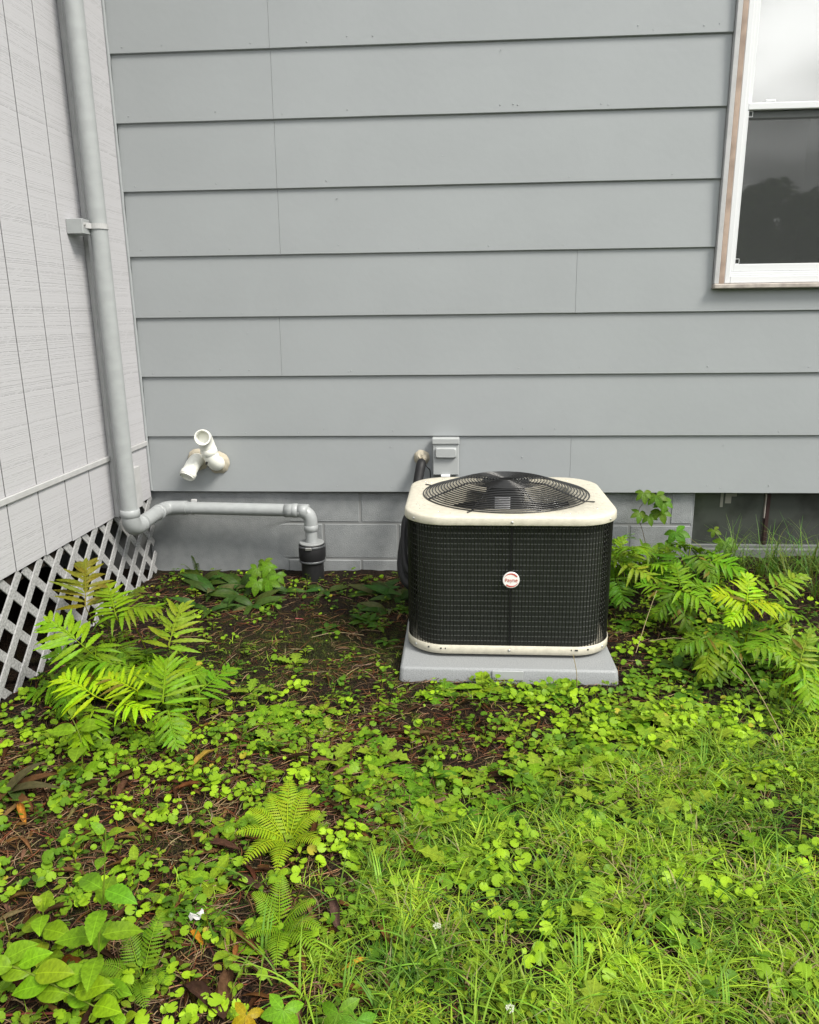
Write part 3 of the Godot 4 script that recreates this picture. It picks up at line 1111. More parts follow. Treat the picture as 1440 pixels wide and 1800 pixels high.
	for k in 900:
		var x := rnd(-hx + 0.03, hx - 0.03)
		var z := rnd(-hz + 0.03, hz - 0.03)
		if Vector2(x, z).length() < 0.35 or (absf(x) > hx - 0.12 and absf(z) > hz - 0.1):
			continue
		st.set_smooth_group(0)
		var r := rnd(0.0008, 0.0022)
		var y := 0.6128
		pl = [ring(Vector3(x, y, z), Vector3.RIGHT, Vector3.BACK, r, 6), ring(Vector3(x, y + r * 0.5, z), Vector3.RIGHT, Vector3.BACK, r * 0.7, 6)]
		skin(st, pl)
		fan(st, pl[1], true)
	var dr := part("rain_drops", done(st), mat("drop", Color(1, 1, 1, 0.05), 0.02, 0.5), a)
	(mats["drop"] as StandardMaterial3D).refraction_enabled = true
	(mats["drop"] as StandardMaterial3D).refraction_scale = 0.033
	dr.set_meta("kind", "stuff")
	# round emblem
	var em := Node3D.new()
	em.name = "emblem"
	a.add_child(em)
	em.position = Vector3(0.001, 0.365, hz - 0.004)
	st = new_st()
	pl = []
	for s in [[0.0315, 0.0], [0.0315, 0.004], [0.030, 0.0056]]:
		pl.append(ring(Vector3(0, 0, s[1]), Vector3.RIGHT, Vector3.UP, s[0], 36))
	skin(st, pl)
	fan(st, pl[-1])
	part("disc", done(st), mats["emblem_white"], em)
	for s in [[2.75, 0.55, 1.0], [-0.35, -2.35, -1.0]]:
		st = new_st()
		st.set_smooth_group(-1)
		for j in 16:
			var q := []
			for jj in [j, j + 1]:
				var u: float = jj / 16.0
				var t: float = lerpf(s[0], s[1], u)
				var wdt := 0.0056 * sin(PI * minf(1.0, u * 0.62 + 0.02)) if s[2] > 0 else 0.0056 * sin(PI * minf(1.0, u * 0.62 + 0.02))
				var r0 := 0.0275
				q.append([Vector3(cos(t) * r0, sin(t) * r0, 0.0064), Vector3(cos(t) * (r0 - wdt), sin(t) * (r0 - wdt), 0.0064)])
			quad(st, q[0][0], q[0][1], q[1][1], q[1][0])
		part("swoosh", done(st), mats["emblem_red"], em)
	var tm := TextMesh.new()
	tm.text = "Payne"
	var fn := SystemFont.new()
	fn.font_names = PackedStringArray(["Droid Sans"])
	tm.font = fn
	tm.font_size = 32
	tm.pixel_size = 0.0145 / 26.0
	tm.depth = 0.001
	part("lettering", tm, mats["emblem_red"], em, at(0, -0.0005, 0.0064))

# ---- downspout, its horizontal run, and the drain standpipe
func hollow_pipe(st: SurfaceTool, pts: Array, r: float, ri: float, depth: float) -> void:
	# outside skin, lip, inside wall and end
	tube(st, pts, r, 20, false)
	var e: Vector3 = pts[-1]
	var d: Vector3 = (e - pts[-2]).normalized()
	var up := Vector3.UP if absf(d.y) < 0.9 else Vector3.RIGHT
	up = (up - d * up.dot(d)).normalized()
	var s := d.cross(up)
	var loops := [ring(e, s, up, r, 20), ring(e + d * 0.0015, s, up, (r * 0.7 + ri * 0.3), 20), ring(e, s, up, ri, 20), ring(e - d * depth, s, up, ri, 20), ring(e - d * (depth + 0.001), s, up, ri * 0.86, 20), ring(e - d * depth * 1.6, s, up, ri * 0.86, 20)]
	skin(st, loops)
	fan(st, loops[-1])

func collar(called: String, p: Vector3, d: Vector3, r: float, ln: float, m: Material, parent: Node) -> void:
	d = d.normalized()
	var st := new_st()
	tube(st, [p - d * ln / 2, p - d * (ln / 2 - 0.002), p + d * (ln / 2 - 0.002), p + d * ln / 2], [r - 0.0025, r, r, r - 0.0025], 22)
	part(called, done(st), m, parent)

func build_pipes() -> void:
	var pm: Material = mats["pipe_paint"]
	var d := thing("downspout", "gray painted round downspout running down the corner and along the foundation", "downspout")
	var X := -1.527
	var Z := 0.487
	var st := new_st()
	tube(st, [Vector3(X, 0.437, Z - 0.008), Vector3(X, 2.0, Z), Vector3(X, 3.93, Z + 0.008)], 0.0365, 24)
	part("upright_pipe", done(st), pm, d)
	# lower elbow turns towards the wall
	var E := Vector3(X, 0.390, Z - 0.008)
	var C := Vector3(-1.515, 0.376, 0.075)
	st = new_st()
	tube(st, bend_path([E + Vector3(0, 0.065, 0), E + Vector3(0, -0.018, 0), E + Vector3(0.004, -0.016, -0.105)], 0.06, 10), 0.0415, 24)
	part("lower_elbow", done(st), pm, d)
	collar("elbow_collar", E + Vector3(0, 0.062, 0), Vector3.UP, 0.0445, 0.035, pm, d)
	collar("elbow_collar", E + Vector3(0.003, -0.016, -0.095), Vector3(0.02, 0, -1), 0.0425, 0.03, pm, d)
	st = new_st()
	tube(st, [E + Vector3(0.003, -0.016, -0.09), C + Vector3(-0.006, 0, 0.09)], 0.0355, 24)
	part("return_pipe", done(st), pm, d)
	st = new_st()
	tube(st, bend_path([C + Vector3(-0.004, 0, 0.10), C, C + Vector3(0.11, 0.0, 0.002)], 0.05, 10), 0.0365, 24)
	part("corner_elbow", done(st), pm, d)
	collar("elbow_collar", C + Vector3(-0.004, 0, 0.095), Vector3(0, 0, 1), 0.0395, 0.03, pm, d)
	var D := Vector3(-0.757, 0.366, 0.095)
	st = new_st()
	tube(st, [C + Vector3(0.06, 0, 0.002), D + Vector3(-0.05, 0.002, 0)], 0.0325, 24)
	part("level_pipe", done(st), pm, d)
	st = new_st()
	tube(st, bend_path([D + Vector3(-0.092, 0.002, 0), D + Vector3(-0.07, 0.002, 0), D, D + Vector3(0, -0.08, 0)], 0.062, 10), 0.0345, 24)
	part("end_elbow", done(st), pm, d)
	collar("elbow_collar", D + Vector3(-0.078, 0.002, 0), Vector3.RIGHT, 0.0368, 0.028, pm, d)
	collar("elbow_collar", D + Vector3(0, -0.088, 0), Vector3.UP, 0.0362, 0.03, pm, d)
	st = new_st()
	tube(st, [D + Vector3(0, -0.06, 0), D + Vector3(0, -0.2, 0)], 0.0305, 24)
	part("drop_pipe", done(st), pm, d)
	# hanger straps
	box_part("standoff_block", Vector3(-1.6215, 1.671, 0.494), Vector3(-1.552, 1.730, 0.578), mats["pipe_paint"], d, 0.002)
	st = new_st()
	var pts := [Vector3(-1.5515, 1.706, 0.570), Vector3(-1.5505, 1.706, 0.545)]
	for i in 15:
		var t := lerpf(1.9, -1.4, i / 14.0)
		pts.append(Vector3(X + cos(t) * 0.0380, 1.706, Z + sin(t) * 0.0380))
	var lo := []
	var hi := []
	var lo2 := []
	var hi2 := []
	for p in pts:
		var o := Vector3(p.x - X, 0, p.z - Z).normalized() * 0.002
		lo.append(p + Vector3(0, -0.011, 0))
		hi.append(p + Vector3(0, 0.011, 0))
		lo2.append(p + o + Vector3(0, -0.011, 0))
		hi2.append(p + o + Vector3(0, 0.011, 0))
	skin(st, [lo, lo2, hi2, hi, lo], false, -1)
	part("hanger_strap", done(st), mats["trim_paint"], d)
	st = new_st()
	tube(st, [Vector3(-1.551, 1.706, 0.563), Vector3(-1.545, 1.706, 0.563)], 0.004, 8)
	part("strap_screw", done(st), mats["steel"], d)
	st = new_st()
	lo = []
	hi = []
	for i in 25:
		var t := TAU * i / 24
		lo.append(Vector3(-1.375, 0.3735 + sin(t) * 0.0340, 0.0775 + cos(t) * 0.0340))
		hi.append(Vector3(-1.369, 0.3735 + sin(t) * 0.0340, 0.0775 + cos(t) * 0.0340))
	skin(st, [lo, hi], false)
	box(st, Vector3(0.03, 0.016, 0.016), at(-1.372, 0.4095, 0.06), 0.004)
	part("pipe_strap", done(st), mats["trim_paint"], d)

	var s := thing("drain_standpipe", "black drain standpipe with rubber coupling that receives the downspout", "drain pipe", Vector3(-0.757, 0, 0.095))
	st = new_st()
	tube(st, [Vector3(0, -0.08, 0), Vector3(0, 0.115, 0)], 0.058, 24)
	part("riser", done(st), mats["black_pipe"], s)
	st = new_st()
	tube(st, [Vector3(0, 0.094, 0), Vector3(0, 0.10, 0), Vector3(0, 0.11, 0), Vector3(0, 0.125, 0), Vector3(0, 0.168, 0), Vector3(0, 0.176, 0), Vector3(0, 0.192, 0), Vector3(0, 0.196, 0)], [0.062, 0.066, 0.066, 0.069, 0.069, 0.066, 0.066, 0.064], 28)
	part("rubber_coupling", done(st), mats["rubber"], s)
	collar("hose_clamp", Vector3(0, 0.104, 0), Vector3.UP, 0.0685, 0.012, mat("dull_clamp", lin(0.10, 0.105, 0.11), 0.4, 0.5, 0.3), s)
	collar("hose_clamp", Vector3(0, 0.183, 0), Vector3.UP, 0.0685, 0.012, mats["dull_clamp"], s)
	collar("reducer_rim", Vector3(0, 0.198, 0), Vector3.UP, 0.064, 0.010, mat("grey_rim", lin(0.26, 0.27, 0.27), 0.5, 0.4), s)
	box_part("clamp_screw", Vector3(-0.02, 0.176, 0.064), Vector3(0.012, 0.19, 0.075), mats["steel"], s)

func rough_ring(st: SurfaceTool, c: Vector3, r0: float, r1: float, d: float, sd: float) -> void:
	st.set_smooth_group(0)
	var loops := []
	for k in 5:
		var t := k / 4.0
		var row := []
		for j in 26:
			var a := TAU * j / 26
			var nz := N2.get_noise_3d(cos(a) * 30 + sd, sin(a) * 30, k * 12.0)
			var r := lerpf(r1, r0, t) * (1 + 0.16 * nz * (1 - t * 0.6))
			row.append(c + Vector3(cos(a) * r, sin(a) * r, d * sin(PI * 0.5 * t) * (1 + 0.5 * nz)))
		loops.append(row)
	skin(st, loops)
	fan(st, loops[-1])

func build_fittings() -> void:
	var wp: Material = mats["white_plastic"]
	# vent with its mouth turned to the viewer
	var v := thing("vent_pipe", "white plastic vent pipe with upper elbow whose open mouth faces outward", "vent pipe")
	var st := new_st()
	rough_ring(st, Vector3(-1.246, 0.600, 0.0), 0.03, 0.060, 0.022, 0)
	part("sealant", done(st), mats["foam"], v)
	st = new_st()
	tube(st, bend_path([Vector3(-1.246, 0.600, 0.0), Vector3(-1.246, 0.600, 0.062), Vector3(-1.266, 0.675, 0.078)], 0.048, 10), 0.0385, 22)
	part("lower_elbow", done(st), wp, v)
	collar("collar", Vector3(-1.2655, 0.672, 0.0775), Vector3(-0.020, 0.075, 0.016), 0.0415, 0.034, wp, v)
	st = new_st()
	hollow_pipe(st, bend_path([Vector3(-1.266, 0.675, 0.078), Vector3(-1.278, 0.748, 0.096), Vector3(-1.262, 0.757, 0.172)], 0.05, 10), 0.0395, 0.032, 0.028)
	part("upper_elbow", done(st), wp, v)
	st = new_st()
	box(st, Vector3(0.010, 0.017, 0.0008), Transform3D(Basis(Vector3.FORWARD, 0.35), Vector3(-1.2725, 0.616, 0.107)), 0.0002)
	box(st, Vector3(0.008, 0.004, 0.0008), Transform3D(Basis(Vector3.FORWARD, 0.35), Vector3(-1.266, 0.597, 0.1045)), 0.0002)
	part("printed_marking", done(st), mats["ink"], v)
	# vent that points down
	v = thing("vent_pipe", "short white plastic vent pipe bent to point downward, left of the taller one", "vent pipe")
	st = new_st()
	rough_ring(st, Vector3(-1.352, 0.615, 0.0), 0.03, 0.056, 0.018, 40)
	part("sealant", done(st), mats["foam"], v)
	st = new_st()
	hollow_pipe(st, bend_path([Vector3(-1.352, 0.615, 0.0), Vector3(-1.352, 0.618, 0.056), Vector3(-1.376, 0.548, 0.122)], 0.045, 10), 0.0365, 0.031, 0.02)
	part("elbow", done(st), wp, v)
	collar("hub", Vector3(-1.3715, 0.561, 0.110), Vector3(-0.024, -0.070, 0.066), 0.0405, 0.026, wp, v)
	# disconnect box
	var b := thing("disconnect_box", "small gray electrical disconnect box with raised handle under the siding lap", "electrical box", Vector3(-0.066, 0, 0))
	var gm: Material = mats["grey_box"]
	box_part("enclosure", Vector3(-0.065, 0.542, 0.001), Vector3(0.065, 0.722, 0.046), gm, b, 0.003)
	box_part("hood", Vector3(-0.068, 0.7035, 0.001), Vector3(0.068, 0.7325, 0.060), gm, b, 0.003)
	box_part("cover", Vector3(-0.0625, 0.548, 0.047), Vector3(0.0625, 0.702, 0.0515), gm, b, 0.002)
	var lp := []
	st = new_st()
	for s in [[0.053, 0.026, 0.0], [0.052, 0.025, 0.012], [0.048, 0.021, 0.018]]:
		var row := []
		for p in rrect(0, 0, s[0], s[1], 0.009, 0, 5):
			row.append(Vector3(p.x, 0.660 + p.z, 0.0515 + s[2]))
		lp.append(row)
	skin(st, lp)
	fan(st, lp[-1])
	part("handle", done(st), gm, b)
	box_part("hasp", Vector3(-0.024, 0.538, 0.044), Vector3(0.022, 0.5475, 0.062), mats["label_white"], b, 0.001)
	# refrigerant lines
	var r := thing("insulated_line_set", "black insulated refrigerant lines from foam-sealed wall hole behind the unit", "pipe")
	st = new_st()
	rough_ring(st, Vector3(-0.190, 0.626, 0.0), 0.012, 0.040, 0.03, 80)
	part("foam_seal", done(st), mats["foam"], r)
	st = new_st()
	var pts := smooth_path([Vector3(-0.188, 0.612, 0.01), Vector3(-0.190, 0.600, 0.06), Vector3(-0.203, 0.53, 0.10), Vector3(-0.225, 0.40, 0.17), Vector3(-0.262, 0.27, 0.30), Vector3(-0.265, 0.18, 0.42), Vector3(-0.235, 0.13, 0.50), Vector3(-0.17, 0.125, 0.56)], 7)
	var rr := []
	for i in pts.size():
		rr.append((0.010 + 0.014 * sstep(0, 6, i)) * (1.0 + 0.09 * N2.get_noise_1d(i * 33.0)))
	tube(st, pts, rr, 12)
	part("insulated_pipe", done(st), mats["rubber"], r)
	st = new_st()
	tube(st, smooth_path([Vector3(-0.178, 0.602, 0.02), Vector3(-0.160, 0.585, 0.045), Vector3(-0.145, 0.555, 0.03), Vector3(-0.15, 0.47, 0.06), Vector3(-0.17, 0.35, 0.2), Vector3(-0.22, 0.28, 0.36)], 6), 0.0028, 6)
	part("thin_wire", done(st), mats["rubber"], r)
	st = new_st()
	tube(st, smooth_path([Vector3(-0.215, 0.34, 0.24), Vector3(-0.248, 0.40, 0.34), Vector3(-0.256, 0.30, 0.42), Vector3(-0.236, 0.2, 0.50), Vector3(-0.18, 0.18, 0.56)], 6), 0.016, 8)
	part("electrical_whip", done(st), mats["rubber"], r)

# ------------------------------------------------------------------ plants
func gpt(x: float, z: float, dy := 0.0) -> Vector3:
	return Vector3(x, height(x, z) + dy, z)

func fern_clump(label: String, at_: Vector3, fronds: Array, cols: Array) -> void:
	var t := thing("sensitive_fern", label, "fern", at_, "broad-leaved ferns by the walls")
	var k := 0
	for f in fronds:
		var a: Vector3 = f[0]
		var b: Vector3 = f[1]
		var ln := a.distance_to(b)
		var root := at_ + Vector3(rnd(-.03, .03), -0.005, rnd(-.03, .03))
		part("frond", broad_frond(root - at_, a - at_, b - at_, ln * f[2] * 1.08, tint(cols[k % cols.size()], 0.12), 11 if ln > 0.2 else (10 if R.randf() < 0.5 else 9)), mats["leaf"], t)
		k += 1

func fern_auto(label: String, at_: Vector3, n: int, h: float, ln: float, cols: Array) -> void:
	var fr := []
	for k in n:
		var az := TAU * k / n + rnd(-.3, .3)
		var a := at_ + dir3(az, 0) * rnd(0.04, 0.08) + Vector3(0, h * rnd(0.6, 1.05), 0)
		fr.append([a, a + dir3(az + rnd(-.3, .3), rnd(-0.55, 0.25)) * (ln * rnd(0.85, 1.1)), rnd(0.75, 0.95)])
	fern_clump(label, at_, fr, cols)

func build_ferns() -> void:
	var lime := Color(0.38, 0.58, 0.012)
	var bright := Color(0.25, 0.44, 0.014)
	var green := Color(0.19, 0.35, 0.016)
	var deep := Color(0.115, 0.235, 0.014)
	var olive := Color(0.22, 0.23, 0.022)
	var pale := Color(0.28, 0.38, 0.03)
	fern_clump("olive-brown fern frond rising against the lattice beside the corner", gpt(-1.42, 1.02), [[Vector3(-1.439, 0.25, 1.143), Vector3(-1.50, 0.40, 0.98), 0.95], [Vector3(-1.41, 0.20, 1.11), Vector3(-1.25, 0.29, 1.02), 0.8]], [olive, Color(0.15, 0.20, 0.02)])
	fern_clump("bright green fern leaning on the lattice, below the olive frond", gpt(-1.32, 1.33), [[Vector3(-1.27, 0.24, 1.49), Vector3(-1.42, 0.345, 1.46), 1.05], [Vector3(-1.30, 0.19, 1.36), Vector3(-1.25, 0.09, 1.49), 0.9], [Vector3(-1.34, 0.15, 1.3), Vector3(-1.43, 0.07, 1.43), 0.9]], [bright, green, deep])
	fern_clump("mid-green fern with arching fronds in the middle of the lattice-side patch", gpt(-1.25, 1.08), [[Vector3(-1.298, 0.25, 1.183), Vector3(-1.114, 0.27, 1.18), 0.95], [Vector3(-1.273, 0.25, 1.239), Vector3(-1.375, 0.33, 1.08), 0.8], [Vector3(-1.30, 0.13, 1.22), Vector3(-1.19, 0.10, 1.30), 0.9], [Vector3(-1.25, 0.10, 1.28), Vector3(-1.34, 0.05, 1.40), 0.9], [Vector3(-1.18, 0.09, 1.25), Vector3(-1.10, 0.05, 1.38), 0.9]], [green, bright, deep])
	fern_clump("upright yellowish-green fern at the edge of the bare soil, right of the lattice patch", gpt(-1.02, 1.16), [[Vector3(-1.05, 0.17, 1.32), Vector3(-1.03, 0.30, 1.20), 1.15], [Vector3(-1.04, 0.08, 1.28), Vector3(-0.94, 0.04, 1.38), 0.8]], [pale, green])
	fern_clump("lime-yellow fern, lowest and brightest in front of the lattice", gpt(-1.06, 1.6), [[Vector3(-1.124, 0.19, 1.73), Vector3(-1.26, 0.24, 1.69), 1.1], [Vector3(-1.009, 0.19, 1.69), Vector3(-1.13, 0.225, 1.66), 1.15], [Vector3(-1.05, 0.16, 1.72), Vector3(-0.94, 0.14, 1.74), 0.9], [Vector3(-1.13, 0.15, 1.74), Vector3(-1.14, 0.06, 1.85), 0.9]], [lime, lime, lime, bright])
	fern_clump("bright green fern frond pointing up, right of the lime-yellow ones", gpt(-0.89, 1.55), [[Vector3(-0.93, 0.15, 1.69), Vector3(-0.945, 0.26, 1.59), 1.3], [Vector3(-0.92, 0.12, 1.68), Vector3(-0.86, 0.04, 1.78), 0.8], [Vector3(-0.88, 0.09, 1.5), Vector3(-0.80, 0.12, 1.36), 0.8]], [bright, green, green])
	fern_clump("lime fern fanned out over darker ferns, right of the air conditioner", gpt(1.10, 0.98), [[Vector3(1.073, 0.27, 1.072), Vector3(0.945, 0.31, 1.06), 0.9], [Vector3(1.079, 0.28, 1.09), Vector3(1.22, 0.25, 1.06), 0.9], [Vector3(1.071, 0.28, 1.086), Vector3(1.10, 0.37, 0.99), 0.9], [Vector3(1.06, 0.26, 1.08), Vector3(0.98, 0.22, 1.17), 0.7]], [lime])
	fern_clump("lime fern frond arching right near the basement window", gpt(1.26, 0.72), [[Vector3(1.253, 0.23, 0.831), Vector3(1.42, 0.29, 0.78), 0.75], [Vector3(1.24, 0.18, 0.8), Vector3(1.36, 0.15, 0.92), 0.8]], [pale, green])
	fern_clump("green fern with spread fronds at the right edge of the photo", gpt(1.14, 1.36), [[Vector3(1.127, 0.2, 1.401), Vector3(1.243, 0.13, 1.38), 0.9], [Vector3(1.124, 0.2, 1.401), Vector3(1.12, 0.30, 1.32), 0.6], [Vector3(1.128, 0.2, 1.422), Vector3(1.03, 0.24, 1.39), 0.6], [Vector3(1.128, 0.2, 1.422), Vector3(1.18, 0.30, 1.36), 0.7], [Vector3(1.13, 0.19, 1.42), Vector3(1.15, 0.08, 1.52), 0.8]], [bright, pale])
	fern_clump("dark green fern with drooping fronds between the unit and the lime fern", gpt(0.90, 0.72), [[Vector3(0.9, 0.22, 0.797), Vector3(0.80, 0.12, 0.86), 0.9], [Vector3(0.912, 0.22, 0.797), Vector3(1.04, 0.16, 0.88), 0.9], [Vector3(0.921, 0.22, 0.763), Vector3(0.93, 0.29, 0.64), 0.9], [Vector3(0.9, 0.21, 0.797), Vector3(0.93, 0.08, 0.91), 0.9], [Vector3(0.87, 0.2, 0.74), Vector3(0.76, 0.2, 0.66), 0.9], [Vector3(0.97, 0.2, 0.74), Vector3(1.1, 0.2, 0.66), 0.9]], [deep, green, green])
	fern_clump("deep green sprawling fern in front of the lime fern, fronds on the ground", gpt(0.95, 1.05), [[Vector3(0.934, 0.15, 1.115), Vector3(0.80, 0.12, 1.16), 0.8], [Vector3(0.944, 0.15, 1.114), Vector3(0.88, 0.05, 1.27), 0.7], [Vector3(0.955, 0.15, 1.114), Vector3(1.07, 0.10, 1.2), 0.8], [Vector3(0.952, 0.15, 1.1), Vector3(0.94, 0.04, 1.27), 0.7], [Vector3(0.96, 0.15, 1.1), Vector3(1.02, 0.05, 1.25), 0.7], [Vector3(0.98, 0.14, 1.05), Vector3(1.12, 0.16, 1.0), 0.8]], [deep, green, deep])
	fern_clump("slender fern reaching over from the rear right corner of the unit", gpt(0.72, 0.42), [[Vector3(0.70, 0.24, 0.46), Vector3(0.83, 0.22, 0.55), 0.7], [Vector3(0.75, 0.24, 0.55), Vector3(0.90, 0.18, 0.66), 0.7], [Vector3(0.72, 0.24, 0.5), Vector3(0.75, 0.34, 0.42), 0.8], [Vector3(0.74, 0.2, 0.45), Vector3(0.86, 0.27, 0.36), 0.8], [Vector3(0.70, 0.18, 0.55), Vector3(0.72, 0.1, 0.7), 0.8]], [bright, pale, green, green, deep])
	fern_auto("dense green fern against the foundation right of the unit", gpt(0.82, 0.34), 7, 0.24, 0.2, [green, bright, deep])
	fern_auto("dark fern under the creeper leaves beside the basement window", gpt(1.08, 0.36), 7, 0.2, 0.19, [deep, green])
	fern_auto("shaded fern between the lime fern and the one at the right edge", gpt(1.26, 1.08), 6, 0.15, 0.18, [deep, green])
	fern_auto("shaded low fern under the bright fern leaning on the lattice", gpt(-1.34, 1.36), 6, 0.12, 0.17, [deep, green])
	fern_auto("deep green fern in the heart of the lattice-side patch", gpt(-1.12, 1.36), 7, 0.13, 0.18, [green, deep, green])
	# lacy ferns in front
	var lacy := [
		["yellow-green lacy fern, largest of the feathery ones in the foreground", Vector2(-0.445, 2.126), [[-0.565, 2.17, .05], [-0.46, 1.99, .10], [-0.51, 2.03, .08], [-0.52, 2.27, .04], [-0.43, 2.29, .04], [-0.36, 2.09, .07], [-0.34, 2.2, .05], [-0.55, 2.09, .07], [-0.41, 2.02, .09]], Color(0.34, 0.49, 0.020), 0.085],
		["small lacy fern below the largest feathery one", Vector2(-0.391, 2.425), [[-0.40, 2.36, .09], [-0.46, 2.39, .07], [-0.29, 2.47, .05], [-0.28, 2.52, .03], [-0.37, 2.55, .03], [-0.31, 2.41, .07], [-0.45, 2.49, .04]], Color(0.23, 0.40, 0.022), 0.065],
		["feathery fern half hidden among round leaves at bottom left", Vector2(-0.65, 2.566), [[-0.63, 2.48, .10], [-0.70, 2.51, .08], [-0.73, 2.59, .06], [-0.57, 2.62, .05], [-0.60, 2.66, .03], [-0.69, 2.68, .03]], Color(0.17, 0.32, 0.02), 0.065],
		["tiny dark feathery fern beside the foundation near the corner", Vector2(-1.36, 0.14), [[-1.37, 0.17, .14], [-1.33, 0.2, .11], [-1.42, 0.2, .10]], Color(0.12, 0.22, 0.02), 0.04],
	]
	for L in lacy:
		var t := thing("lacy_fern", L[0], "fern", gpt(L[1].x, L[1].y), "feathery ferns in the foreground")
		for f in L[2]:
			var tip := gpt(f[0], f[1], f[2])
			var ln := tip.distance_to(t.position)
			part("frond", lacy_frond(Vector3(rnd(-.008, .008), 0, rnd(-.008, .008)), tip - t.position, ln * 0.16, L[4], L[3]), mats["leaf"], t)

func oval_leaf_mesh(ln: float, wd: float, col: Color, droop := 0.2, widest := 0.42, teeth := 0, tooth := 0.0) -> ArrayMesh:
	var st := new_st()
	leaf(st, Transform3D.IDENTITY, ln, wd, col, widest, droop, 0.22, teeth, tooth, 10, 0.12)
	return done(st)

func dir3(az: float, el: float) -> Vector3:
	return Vector3(sin(az) * cos(el), sin(el), cos(az) * cos(el))

